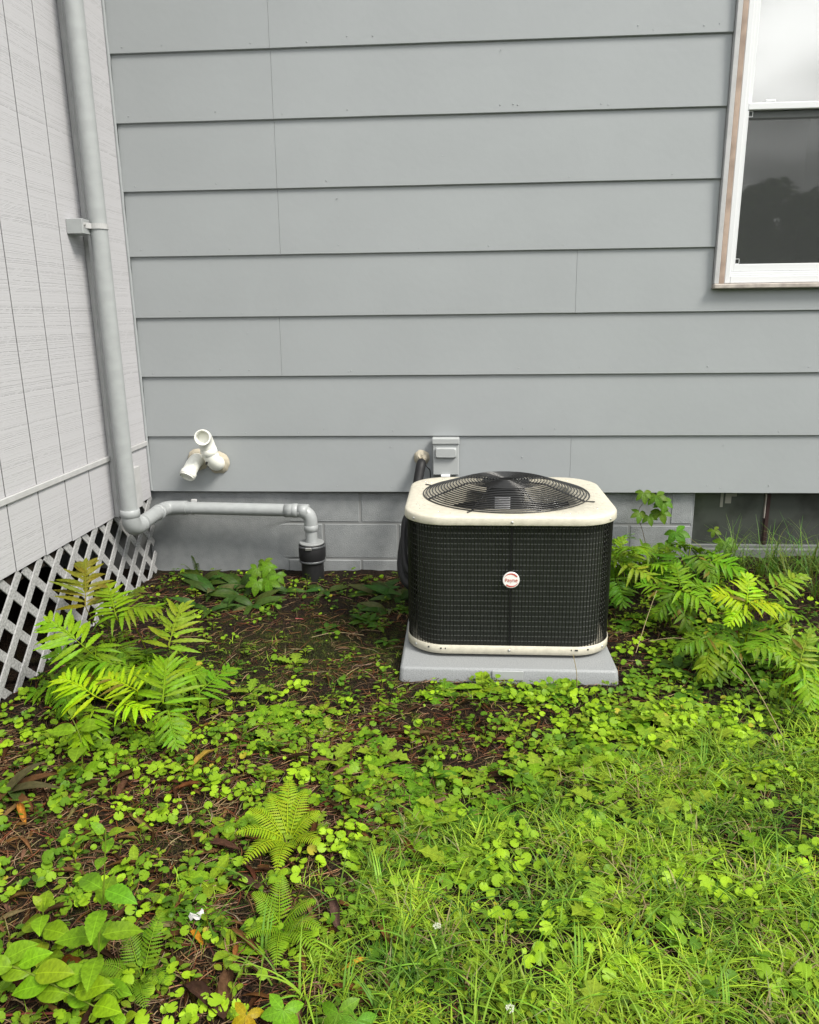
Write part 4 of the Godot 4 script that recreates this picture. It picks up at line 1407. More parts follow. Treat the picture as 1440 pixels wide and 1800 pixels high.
func build_plants() -> void:
	var lf: Material = mats["leaf"]
	# saplings with opposite leaves, at the lower left
	var saps := [
		["tall leafy sapling at lower left, toothed pairs of leaves up a straight stem", [Vector3(-0.716, 0, 2.62), Vector3(-0.712, 0.12, 2.60), Vector3(-0.695, 0.24, 2.585), Vector3(-0.688, 0.36, 2.56)], 7, 0.072, Color(0.18, 0.35, 0.018), 8],
		["creeping stem with large oval leaves in the bottom left corner", [Vector3(-0.93, 0.10, 2.63), Vector3(-0.86, 0.105, 2.645), Vector3(-0.78, 0.085, 2.66), Vector3(-0.70, 0.05, 2.67), Vector3(-0.63, 0.02, 2.68)], 8, 0.062, Color(0.22, 0.40, 0.016), 0],
		["yellow-green oval-leaved seedling at the left edge, above the corner stem", [Vector3(-0.885, 0.0, 2.52), Vector3(-0.88, 0.07, 2.515), Vector3(-0.875, 0.13, 2.51)], 5, 0.055, Color(0.25, 0.38, 0.018), 0],
		["thin vine with pointed leaves below the lime-yellow fern", [Vector3(-1.13, 0.0, 1.86), Vector3(-1.14, 0.09, 1.82), Vector3(-1.18, 0.16, 1.79)], 4, 0.07, Color(0.22, 0.35, 0.02), 0],
	]
	for S in saps:
		var p0: Vector3 = S[1][0]
		p0.y = height(p0.x, p0.z) if p0.y == 0.0 else p0.y
		var t := thing("sapling", S[0], "plant", Vector3(p0.x, height(p0.x, p0.z), p0.z), "")
		var path := []
		for p in smooth_path(S[1], 6):
			path.append(p - t.position)
		var st := new_st()
		stalk(st, path, 0.0024, 0.001, Color(0.16, 0.22, 0.03), 6)
		part("stem", done(st), lf, t)
		var n: int = S[2]
		for k in n:
			var u := 0.16 + 0.84 * k / (n - 1)
			var i := mini(int(u * (path.size() - 1)), path.size() - 2)
			var p: Vector3 = path[i]
			var d: Vector3 = (path[i + 1] - path[i]).normalized()
			var size: float = S[3] * (0.7 + 0.5 * sin(PI * (0.25 + 0.6 * u))) * rnd(0.85, 1.1) * (1.0 if u < 0.85 else 0.62)
			var az := k * PI / 2 + rnd(-0.4, 0.4)
			if absf(d.y) < 0.6:
				az = rnd(-0.5, 0.5)
			for sg in [0.0, PI]:
				var el := rnd(0.1, 0.5) if u < 0.9 else rnd(0.5, 1.0)
				var dd := dir3(az + sg + PI / 2, el)
				var c := tint(S[4], 0.16)
				var o := part("leaf", oval_leaf_mesh(size, size * (0.5 if S[5] else 0.62), c, rnd(0.2, 0.45), 0.4, S[5], 0.05 if S[5] else 0.0), lf, t)
				o.transform = Transform3D(look(dd, Vector3(0, 1, 0.35)), p + dd * 0.006)
	# five-leaflet creepers
	var creep := [
		["creeper leaf cluster growing up in front of the siding's lower edge", [Vector3(0.97, 0.08, 0.1), Vector3(0.93, 0.25, 0.06), Vector3(0.90, 0.36, 0.05), Vector3(0.96, 0.45, 0.06)], [[0.915, 0.462, 0.08, 0.062], [0.975, 0.45, 0.09, 0.072], [1.01, 0.425, 0.09, 0.07], [1.0, 0.37, 0.09, 0.07], [0.90, 0.36, 0.08, 0.06], [0.945, 0.345, 0.09, 0.055]], Color(0.115, 0.25, 0.018)],
		["creeper with broad leaf clusters against the foundation left of the basement window", [Vector3(1.02, 0.08, 0.12), Vector3(1.05, 0.2, 0.07), Vector3(1.08, 0.27, 0.07)], [[1.085, 0.265, 0.09, 0.085], [1.03, 0.20, 0.1, 0.07], [0.96, 0.19, 0.12, 0.075]], Color(0.12, 0.26, 0.02)],
		["small creeper shoot in front of the basement window's left pane", [Vector3(1.31, 0.1, 0.12), Vector3(1.30, 0.2, 0.07), Vector3(1.28, 0.275, 0.06)], [[1.275, 0.27, 0.07, 0.045], [1.325, 0.215, 0.1, 0.085]], Color(0.13, 0.25, 0.02)],
		["bright creeper plant by the foundation, left of the drain standpipe", [Vector3(-0.945, 0.0, 0.30), Vector3(-0.95, 0.07, 0.31), Vector3(-0.955, 0.14, 0.32)], [[-0.985, 0.135, 0.34, 0.065], [-0.93, 0.145, 0.33, 0.065], [-0.955, 0.16, 0.30, 0.06], [-0.97, 0.09, 0.40, 0.075], [-0.915, 0.095, 0.40, 0.08], [-0.885, 0.115, 0.36, 0.07]], Color(0.13, 0.29, 0.02)],
		["green creeper seedling at the bottom edge, in the middle", [Vector3(-0.21, 0.0, 2.66), Vector3(-0.207, 0.06, 2.675)], [[-0.22, 0.065, 2.675, 0.06], [-0.185, 0.06, 2.685, 0.055]], Color(0.15, 0.32, 0.02)],
		["lime creeper seedling at the bottom edge, left of centre", [Vector3(-0.33, 0.0, 2.65), Vector3(-0.327, 0.05, 2.665)], [[-0.327, 0.055, 2.665, 0.055]], Color(0.19, 0.36, 0.02)],
		["yellow creeper seedling at the bottom edge, left of the lime one", [Vector3(-0.40, 0.0, 2.66), Vector3(-0.398, 0.04, 2.67)], [[-0.398, 0.045, 2.67, 0.042]], Color(0.38, 0.36, 0.015)],
	]
	for S in creep:
		var p0: Vector3 = S[1][0]
		var t := thing("creeper", S[0], "creeper", Vector3(p0.x, height(p0.x, p0.z), p0.z))
		var path := [Vector3.ZERO]
		for p in S[1]:
			if p.y > 0.0:
				path.append(p - t.position)
		path = smooth_path(path, 5)
		var st := new_st()
		stalk(st, path, 0.002, 0.001, Color(0.12, 0.09, 0.04), 5)
		for l in S[2]:
			var q := Vector3(l[0], l[1], l[2]) - t.position
			var best: Vector3 = path[0]
			for p in path:
				if p.distance_to(q) < best.distance_to(q):
					best = p
			stalk(st, [best, best.lerp(q, 0.5) + Vector3(0, 0.008, 0), q], 0.0012, 0.0008, Color(0.14, 0.17, 0.03), 4)
		part("stem", done(st), lf, t)
		for l in S[2]:
			var q := Vector3(l[0], l[1], l[2]) - t.position
			var nl := 5 if l[3] > 0.05 else 4
			var face := Vector3(rnd(-.3, .3), 0.75, 0.75).normalized()
			st = new_st()
			var c0 := tint(S[3], 0.15)
			for k in nl:
				var a := lerpf(-2.0, 2.0, float(k) / (nl - 1)) + rnd(-.1, .1) + PI
				var u := face.cross(Vector3.FORWARD).normalized()
				var v := face.cross(u).normalized()
				var d: Vector3 = (v * cos(a + PI) + u * sin(a + PI))
				if d.y > 0.0 and d.z < 0.0:
					d = d
				var sz: float = l[3] * (1.0 - 0.22 * absf(k - (nl - 1) / 2.0) / 2.0)
				leaf(st, Transform3D(look(d, face), q), sz, sz * 0.5, tint(c0, 0.08), 0.5, 0.35, 0.2, 7, 0.06)
			part("leaf", done(st), lf, t)
	# lily-like plants with long smooth leaves along the foundation
	var spots := [[-1.30, 0.22, 1], [-1.20, 0.34, 1], [-1.10, 0.24, 1], [-1.06, 0.40, 1], [-0.98, 0.50, 1], [-0.86, 0.30, 0], [-0.66, 0.28, 0], [-0.40, 0.30, 1], [-0.30, 0.36, 1], [-0.33, 0.55, 0], [-1.24, 0.52, 0], [-1.14, 0.60, 0]]
	var lily_labels := ["dark lily-like plant closest to the lattice corner, broad drooping leaves", "dark lily-like plant by the foundation, second from the lattice corner", "dark lily-like plant under the downspout's level pipe, against the wall", "dark lily-like plant in front of the foundation, left of the bright creeper", "dark lily-like plant at the edge of the bare soil below the bright creeper", "drooping lily-like plant between the bright creeper and the standpipe", "low lily-like plant just right of the drain standpipe", "dark lily-like plant at the foundation left of the air conditioner", "dark lily-like plant touching the unit's left rear corner", "short lily-like plant on soil left of the unit", "short lily-like plant behind the mid-green fern", "short lily-like plant behind the upright yellowish-green fern"]
	var i0 := 0
	for s in spots:
		var t := thing("lily_plant", lily_labels[i0], "plant", gpt(s[0], s[1]), "lily-like plants along the foundation")
		i0 += 1
		var n := 10 if s[2] else 5
		for k in n:
			var az := rnd(-1.9, 1.9)
			var c := tint(Color(0.060, 0.120, 0.024), 0.25)
			if R.randf() < 0.15:
				c = Color(0.12, 0.13, 0.05)
			var ln := rnd(0.10, 0.17) * (1.0 if s[2] else 0.75)
			var o := part("leaf", oval_leaf_mesh(ln, ln * rnd(0.2, 0.3), c, rnd(0.55, 1.0), 0.5), lf, t)
			o.transform = Transform3D(look(dir3(az, rnd(0.5, 1.05)), Vector3(0, 0.8, 0.6)), Vector3(rnd(-.02, .02), 0, rnd(-.02, .02)))
	# weeds with lobed or toothed leaves, copied from a few built ones
	var protos := []
	for v in 6:
		var col: Color = [Color(0.19, 0.35, 0.020), Color(0.25, 0.40, 0.026), Color(0.10, 0.215, 0.02), Color(0.25, 0.39, 0.03), Color(0.15, 0.30, 0.02), Color(0.07, 0.165, 0.018)][v]
		var holder := Node3D.new()
		var n := 5 + v % 3
		for k in n:
			var az := TAU * k / n + rnd(-.4, .4)
			var ln := rnd(0.05, 0.10)
			var st := new_st()
			if v in [0, 3, 4]:   # deeply cut leaves
				leaf(st, Transform3D.IDENTITY, ln, ln * 0.5, tint(col, 0.15), 0.6, rnd(.2, .5), 0.25, 5, 0.33)
			else:
				leaf(st, Transform3D.IDENTITY, ln, ln * 0.42, tint(col, 0.15), 0.55, rnd(.2, .5), 0.25, 9, 0.08)
			var o := MeshInstance3D.new()
			o.mesh = done(st)
			o.material_override = lf
			o.name = "leaf" if k == 0 else "leaf_%03d" % k
			o.transform = Transform3D(look(dir3(az, rnd(0.15, 0.75)), Vector3.UP), dir3(az, 0) * 0.006)
			holder.add_child(o)
		protos.append(holder)
	var regions := [
		[38, 0.66, 1.52, 0.42, 0.26, [0, 1, 3, 4], "in the thick growth right of the gray pad", "weeds right of the pad"],
		[36, 0.45, 1.72, 0.32, 0.18, [3, 0, 3, 1], "in front of the unit, toward the lawn", "weeds between pad and lawn"],
		[26, -0.6, 1.58, 0.34, 0.34, [0, 3, 4, 1], "on the soil right of the lattice ferns", "weeds on the soil before the ferns"],
		[24, -0.2, 1.95, 0.28, 0.26, [0, 1, 4, 3], "beside the largest feathery fern", "weeds around the foreground fern"],
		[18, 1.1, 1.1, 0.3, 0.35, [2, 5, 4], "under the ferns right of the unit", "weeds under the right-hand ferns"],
		[26, 1.08, 0.72, 0.42, 0.42, [2, 4, 5, 1], "in the bank of growth between the unit and the basement window", "weeds in the right-hand bank"],
		[12, 0.2, 1.30, 0.36, 0.03, [0, 1, 4], "growing along the front edge of the gray pad", "weeds along the pad's front"],
		[14, -0.35, 0.62, 0.28, 0.22, [2, 5], "left of the air conditioner", "weeds left of the unit"],
		[46, 0.45, 2.25, 0.75, 0.4, [0, 1, 2, 3], "standing in the lawn grass", "weeds in the lawn"],
		[14, -0.6, 2.3, 0.35, 0.3, [1, 4], "among the brown litter at left", "weeds in the brown litter"],
		[10, 1.0, 0.25, 0.35, 0.14, [2, 5], "at the foot of the foundation right of the unit", "weeds by the right foundation"],
	]
	var kinds := ["bright cut-leaved weed ", "bright toothed narrow-leaved weed ", "mid-green toothed weed ", "pale yellowish cut-leaved weed ", "green cut-leaved weed ", "dark toothed weed "]
	for g in regions:
		for k in g[0]:
			var x: float = g[1] + R.randfn() * g[3] * 0.6
			var z: float = g[2] + R.randfn() * g[4] * 0.6
			if z < 1.24 and x > -0.24 and x < 0.62 and z > 0.3:
				continue
			if x < -1.55 or z > 2.75 or z < 0.03:
				continue
			var o: Node3D = protos[g[5][k % g[5].size()]].duplicate()
			o.name = numbered(self, "leafy_weed")
			add_child(o)
			var s := rnd(0.55, 1.0) * (1.05 if g[1] > 0.0 else 1.0)
			o.transform = Transform3D(Basis(Vector3.UP, rnd(0, TAU)).scaled(Vector3.ONE * s), gpt(x, z, 0.002))
			tag(o, kinds[g[5][k % g[5].size()]] + g[6], "weed", g[7])
	for p in protos:
		p.free()
	# two small white flower heads in the grass
	for f in [[-0.042, 2.473, "small white flower head in the grass right of the feathery ferns"], [0.10, 2.66, "small white flower head in the grass at the bottom edge"]]:
		var t := thing("white_flower", f[2], "flower", gpt(f[0], f[1]), "white flower heads in the grass")
		var st := new_st()
		stalk(st, [Vector3.ZERO, Vector3(0.004, 0.04, 0), Vector3(0.002, 0.075, 0.004)], 0.0012, 0.0009, Color(0.12, 0.2, 0.03), 5)
		part("stem", done(st), lf, t)
		st = new_st()
		for k in 60:
			var a := rnd(0, TAU)
			var r := sqrt(R.randf()) * 0.008
			var c := Vector3(cos(a) * r, 0.078 + rnd(0, 0.006) - r * 0.15, sin(a) * r)
			st.set_color(Color(0.42, 0.44, 0.34))
			st.set_smooth_group(0)
			var q := rnd(0.0008, 0.0016)
			var l0 := ring(c, Vector3.RIGHT, Vector3.BACK, q, 5)
			fan(st, l0, true)
			for p in l0:
				pass
		part("petals", done(st), mats["straw"], t)
	# long grass by the basement window
	var t2 := [[1.36, 0.2], [1.46, 0.26], [1.56, 0.18], [1.66, 0.24], [1.27, 0.26], [1.75, 0.2], [1.5, 0.42], [1.63, 0.5]]
	var gl := ["long grass tuft before the mullion of the basement window", "long grass tuft left of the basement window's mullion, nearer the viewer", "long grass tuft under the right basement pane, close to the sill", "long grass tuft under the right basement pane, near the photo's edge", "thin grass tuft below the small creeper shoot", "long grass tuft cut by the photo's right edge", "arching grass tuft in front of the others by the basement window", "arching grass tuft nearest the viewer at the right edge"]
	i0 = 0
	for s in t2:
		var t := thing("long_grass", gl[i0], "grass tuft", gpt(s[0], s[1]), "grass tufts below the basement window")
		i0 += 1
		var st := new_st()
		for k in 44:
			blade(st, Vector3(rnd(-.04, .04), 0, rnd(-.03, .03)), rnd(0, TAU), rnd(0.12, 0.36), rnd(0.0026, 0.0052), rnd(0.3, 1.1), tint(Color(0.11, 0.18, 0.035), 0.3))
		part("blades", done(st), mats["round_leaf"], t)

# one grass blade: bent strip
func blade(st: SurfaceTool, p: Vector3, az: float, ln: float, w: float, lean: float, col: Color, rows := 4) -> void:
	st.set_smooth_group(0)
	var d := Vector3(sin(az), 0, cos(az))
	var s := Vector3(d.z, 0, -d.x)
	var prev := []
	for i in rows + 1:
		var t := float(i) / rows
		var c := p + d * (ln * lean * t * (0.35 + 0.65 * t)) + Vector3(0, ln * (t - 0.55 * lean * t * t), 0)
		var ww := w * 0.5 * (1.0 - pow(t, 1.8)) + 0.0002
		var cur := [c - s * ww, c + s * ww]
		if i > 0:
			st.set_color(col)
			quad(st, prev[0], prev[1], cur[1], cur[0])
		prev = cur

func scatter(called: String, meshes: Array, m: Material, items: Array, parent: Node) -> void:
	# items: [Transform3D, Color]
	var per := []
	for i in meshes.size():
		per.append([])
	for i in items.size():
		per[i % meshes.size()].append(items[i])
	for i in meshes.size():
		if per[i].is_empty():
			continue
		var mm := MultiMesh.new()
		mm.transform_format = MultiMesh.TRANSFORM_3D
		mm.use_colors = true
		mm.mesh = meshes[i]
		mm.instance_count = per[i].size()
		for k in per[i].size():
			mm.set_instance_transform(k, per[i][k][0])
			mm.set_instance_color(k, per[i][k][1])
		var o := MultiMeshInstance3D.new()
		o.multimesh = mm
		o.material_override = m
		o.name = numbered(parent, called)
		o.set_meta("kind", "stuff")
		parent.add_child(o)

func stuff(called: String, label: String) -> Node3D:
	var o := Node3D.new()
	o.name = called
	add_child(o)
	o.set_meta("kind", "stuff")
	o.set_meta("label", label)
	o.set_meta("category", "ground cover")
	return o

func blocked(x: float, z: float) -> bool:
	return (x > -0.222 and x < 0.602 and z > 0.33 and z < 1.208) or z < 0.0 or x < -1.61

func build_cover() -> void:
	# round scalloped leaves (ground ivy)
	var ivy := []
	for v in 3:
		var st := new_st()
		st.set_smooth_group(0)
		var n := 26
		var rim := []
		var mid := []
		var y0 := 1.35 + v * 0.4
		for j in n + 1:
			var a := lerpf(0.22, TAU - 0.22, float(j) / n)
			var r := (1.0 + 0.055 * cos(a * 11.0)) * (1.0 - 0.12 * cos(a))
			var dish := 0.16 + 0.10 * sin(a * 2 + v) - 0.10 * v
			rim.append(Vector3(sin(a) * r, y0 + dish, cos(a) * r))
			mid.append(Vector3(sin(a) * r * 0.55, y0 + 0.03 + 0.02 * cos(a * 7), cos(a) * r * 0.55))
		var c := Vector3(0, y0 - 0.06, 0.1)
		for j in n:
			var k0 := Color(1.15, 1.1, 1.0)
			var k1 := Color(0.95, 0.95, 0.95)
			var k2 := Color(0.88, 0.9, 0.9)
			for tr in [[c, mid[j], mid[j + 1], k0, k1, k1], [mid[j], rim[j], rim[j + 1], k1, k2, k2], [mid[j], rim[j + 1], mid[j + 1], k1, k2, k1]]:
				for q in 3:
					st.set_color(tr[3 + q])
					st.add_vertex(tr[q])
		st.set_color(Color(0.9, 0.7, 0.6))
		tube(st, [c, Vector3(0.1, y0 * 0.5, 0.25), Vector3(0, -0.3, 0.5)], 0.05, 4, false)
		ivy.append(done(st))
	var items := []
	var tries := 0
	while items.size() < 4800 and tries < 80000:
		tries += 1
		var x := rnd(-1.6, 1.75)
		var z := rnd(0.03, 2.8)
		if blocked(x, z):
			continue
		var dens := ivy_at(x, z) * (1.0 - 0.4 * grass_at(x, z))
		if R.randf() > dens * 0.85:
			continue
		# a small rosette at each place
		var n := 1 + R.randi() % 5
		var tone := clampf(0.45 + 0.9 * N1.get_noise_2d(x * 90 + 10, z * 90) + rnd(-.2, .2), 0, 1)
		for k in n:
			var px := x + rnd(-.035, .035)
			var pz := z + rnd(-.035, .035)
			if blocked(px, pz):
				continue
			var s := rnd(0.0045, 0.0135) * (1.15 if R.randf() < 0.2 else 1.0)
			var c := Color(0.085, 0.185, 0.013).lerp(Color(0.32, 0.50, 0.018), clampf(tone + rnd(-.25, .25), 0, 1))
			if R.randf() < 0.010:
				c = Color(0.36, 0.33, 0.03)
			var b := Basis(Vector3.UP, rnd(0, TAU)) * Basis(Vector3.RIGHT, rnd(-.5, .5)) * Basis(Vector3.FORWARD, rnd(-.4, .4))
			var tip := Basis(Vector3.RIGHT, rnd(0.0, 0.45))
			items.append([Transform3D((tip * b).scaled(Vector3.ONE * s), gpt(px, pz, 0.001 + rnd(0, .012))), c])
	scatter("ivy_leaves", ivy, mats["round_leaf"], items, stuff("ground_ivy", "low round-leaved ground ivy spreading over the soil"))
	# grass
	var tufts := []
	for v in 6:
		var st := new_st()
		for k in 9:
			blade(st, Vector3(rnd(-.02, .02), -0.003, rnd(-.02, .02)), rnd(0, TAU), rnd(0.025, 0.088), rnd(0.0020, 0.0046), rnd(0.5, 1.5), tint(Color(1, 1, 1), 0.25))
		tufts.append(done(st))
	items = []
	tries = 0
	while items.size() < 5000 and tries < 90000:
		tries += 1
		var x := rnd(-1.0, 1.8)
		var z := rnd(0.9, 3.0)
		if blocked(x, z):
			continue
		var g := grass_at(x, z) + 0.03
		if R.randf() > g:
			continue
		var tone := clampf(0.5 + 1.0 * N1.get_noise_2d(x * 120 - 400, z * 120) + rnd(-.3, .3), 0, 1)
		var c := Color(0.050, 0.125, 0.014).lerp(Color(0.33, 0.48, 0.035), tone)
		if R.randf() < 0.09:
			c = Color(0.26, 0.22, 0.10)
		var s := rnd(0.6, 1.2) * (0.6 + 0.5 * g)
		items.append([Transform3D(Basis(Vector3.UP, rnd(0, TAU)).scaled(Vector3.ONE * s), gpt(x, z)), c])
	var lawn := stuff("lawn_grass", "unmown bright lawn grass filling the lower right")
	scatter("grass_tufts", tufts, mats["round_leaf"], items, lawn)
	# longer, broader blades that bend over
	tufts = []
	for v in 5:
		var st := new_st()
		for k in 5:
			blade(st, Vector3(rnd(-.012, .012), -0.003, rnd(-.012, .012)), rnd(0, TAU), rnd(0.07, 0.15), rnd(0.0032, 0.0058), rnd(0.6, 1.5), tint(Color(1, 1, 1), 0.25), 7)
		tufts.append(done(st))
	items = []
	for k in 1500:
		var x := rnd(-0.6, 1.8)
		var z := rnd(0.9, 2.95)
		if blocked(x, z) or R.randf() > grass_at(x, z) * 0.55 + 0.02:
			continue
		var c := Color(0.055, 0.135, 0.022).lerp(Color(0.24, 0.40, 0.035), R.randf())
		items.append([Transform3D(Basis(Vector3.UP, rnd(0, TAU)).scaled(Vector3.ONE * rnd(0.6, 1.1)), gpt(x, z)), c])
	scatter("long_blades", tufts, mats["round_leaf"], items, lawn)
	# small three-leaf sprigs everywhere
	var sprigs := []
	for v in 3:
		var st := new_st()
		for k in 5 + v:
			var az := rnd(0, TAU)
			var y := rnd(0.006, 0.03)
			var r := rnd(0.002, 0.016)
			leaf(st, Transform3D(look(dir3(az, rnd(0, .5)), Vector3.UP), Vector3(sin(az) * r, y, cos(az) * r)), rnd(0.012, 0.024), rnd(0.007, 0.012), tint(Color(1, 1, 1), 0.2), 0.5, 0.2, 0.2, 0, 0.0, 4)
		stalk(st, [Vector3(0, -0.004, 0), Vector3(0.002, 0.03, 0.002)], 0.0009, 0.0006, Color(0.8, 0.6, 0.6), 4)
		sprigs.append(done(st))
	items = []
	for k in 4600:
		var x := rnd(-1.6, 1.8)
		var z := rnd(0.03, 2.8)
		if blocked(x, z):
			continue
		var dens := 0.34 + 0.5 * ivy_at(x, z) + 0.35 * grass_at(x, z) + 0.5 * blob(x, z, 0.5, 1.6, 0.6, 0.3) + 0.5 * blob(x, z, 1.1, 0.6, 0.5, 0.6) + 0.25 * blob(x, z, -0.4, 1.6, 0.5, 0.35) - 0.35 * blob(x, z, -0.55, 0.85, 0.45, 0.3)
		if R.randf() > dens:
			continue
		var c := Color(0.075, 0.165, 0.014).lerp(Color(0.31, 0.46, 0.03), clampf(R.randf() * 0.9 + 0.6 * N1.get_noise_2d(x * 110, z * 110 + 60), 0, 1))
		items.append([Transform3D(Basis(Vector3.UP, rnd(0, TAU)).scaled(Vector3.ONE * rnd(0.6, 1.5)), gpt(x, z)), c])
	scatter("sprigs", sprigs, mats["leaf"], items, stuff("small_weeds", "tiny leafy sprigs dotted over the soil"))
	# moss
	var tuft := []
	for v in 2:
		var st := new_st()
		for k in 14:
			blade(st, Vector3(rnd(-.009, .009), -0.002, rnd(-.009, .009)), rnd(0, TAU), rnd(0.004, 0.011), 0.0012, rnd(0.2, 1.2), tint(Color(1, 1, 1), 0.35), 2)
		tuft.append(done(st))
	items = []
	for k in 26000:
		var x := rnd(-1.5, 1.4)
		var z := rnd(0.1, 2.75)
		if blocked(x, z) or R.randf() > moss_at(x, z):
			continue
		var c := Color(0.040, 0.052, 0.010).lerp(Color(0.095, 0.115, 0.014), clampf(0.35 + N1.get_noise_2d(x * 200, z * 200) + rnd(-.3, .3), 0, 1))
		items.append([Transform3D(Basis(Vector3.UP, rnd(0, TAU)).scaled(Vector3.ONE * rnd(0.7, 1.4)), gpt(x, z)), c])
	scatter("moss_tufts", tuft, mats["straw"], items, stuff("moss", "dull green-brown moss on the bare soil before the wall"))

func curled(st: SurfaceTool, ln: float, wd: float, curl: float, col: Color) -> void:
	# dry leaf rolled along its length, with a ragged edge
	st.set_smooth_group(0)
	var n := 12
	var rows := []
	for i in n + 1:
		var t := float(i) / n
		var w := wd * pow(sin(PI * clampf(t * 0.94 + 0.05, 0, 1)), 0.7) * (1 + rnd(-.12, .12))
		var row := []
		for j in 5:
			var u := (j - 2) / 2.0
			var a := u * curl * (0.7 + 0.6 * t)
			var r := w * 0.5 / maxf(curl, 0.3)
			row.append(Vector3(sin(a) * r, (1 - cos(a)) * r + 0.12 * ln * sin(t * 2.6) + rnd(-.001, .001), -ln * (t - 0.5)))
		rows.append(row)
	for i in n:
		for j in 4:
			for k in [[0, 0], [1, 1], [0, 1], [0, 0], [1, 0], [1, 1]]:
				var f := 1.0 + 0.25 * sin((i + k[0]) * 1.3 + (j + k[1]) * 2.1)
				st.set_color(Color(col.r * f, col.g * f, col.b * f))
				st.set_uv(Vector2((j + k[1]) / 4.0, (i + k[0]) / float(n)))
				st.add_vertex(rows[i + k[0]][j + k[1]])

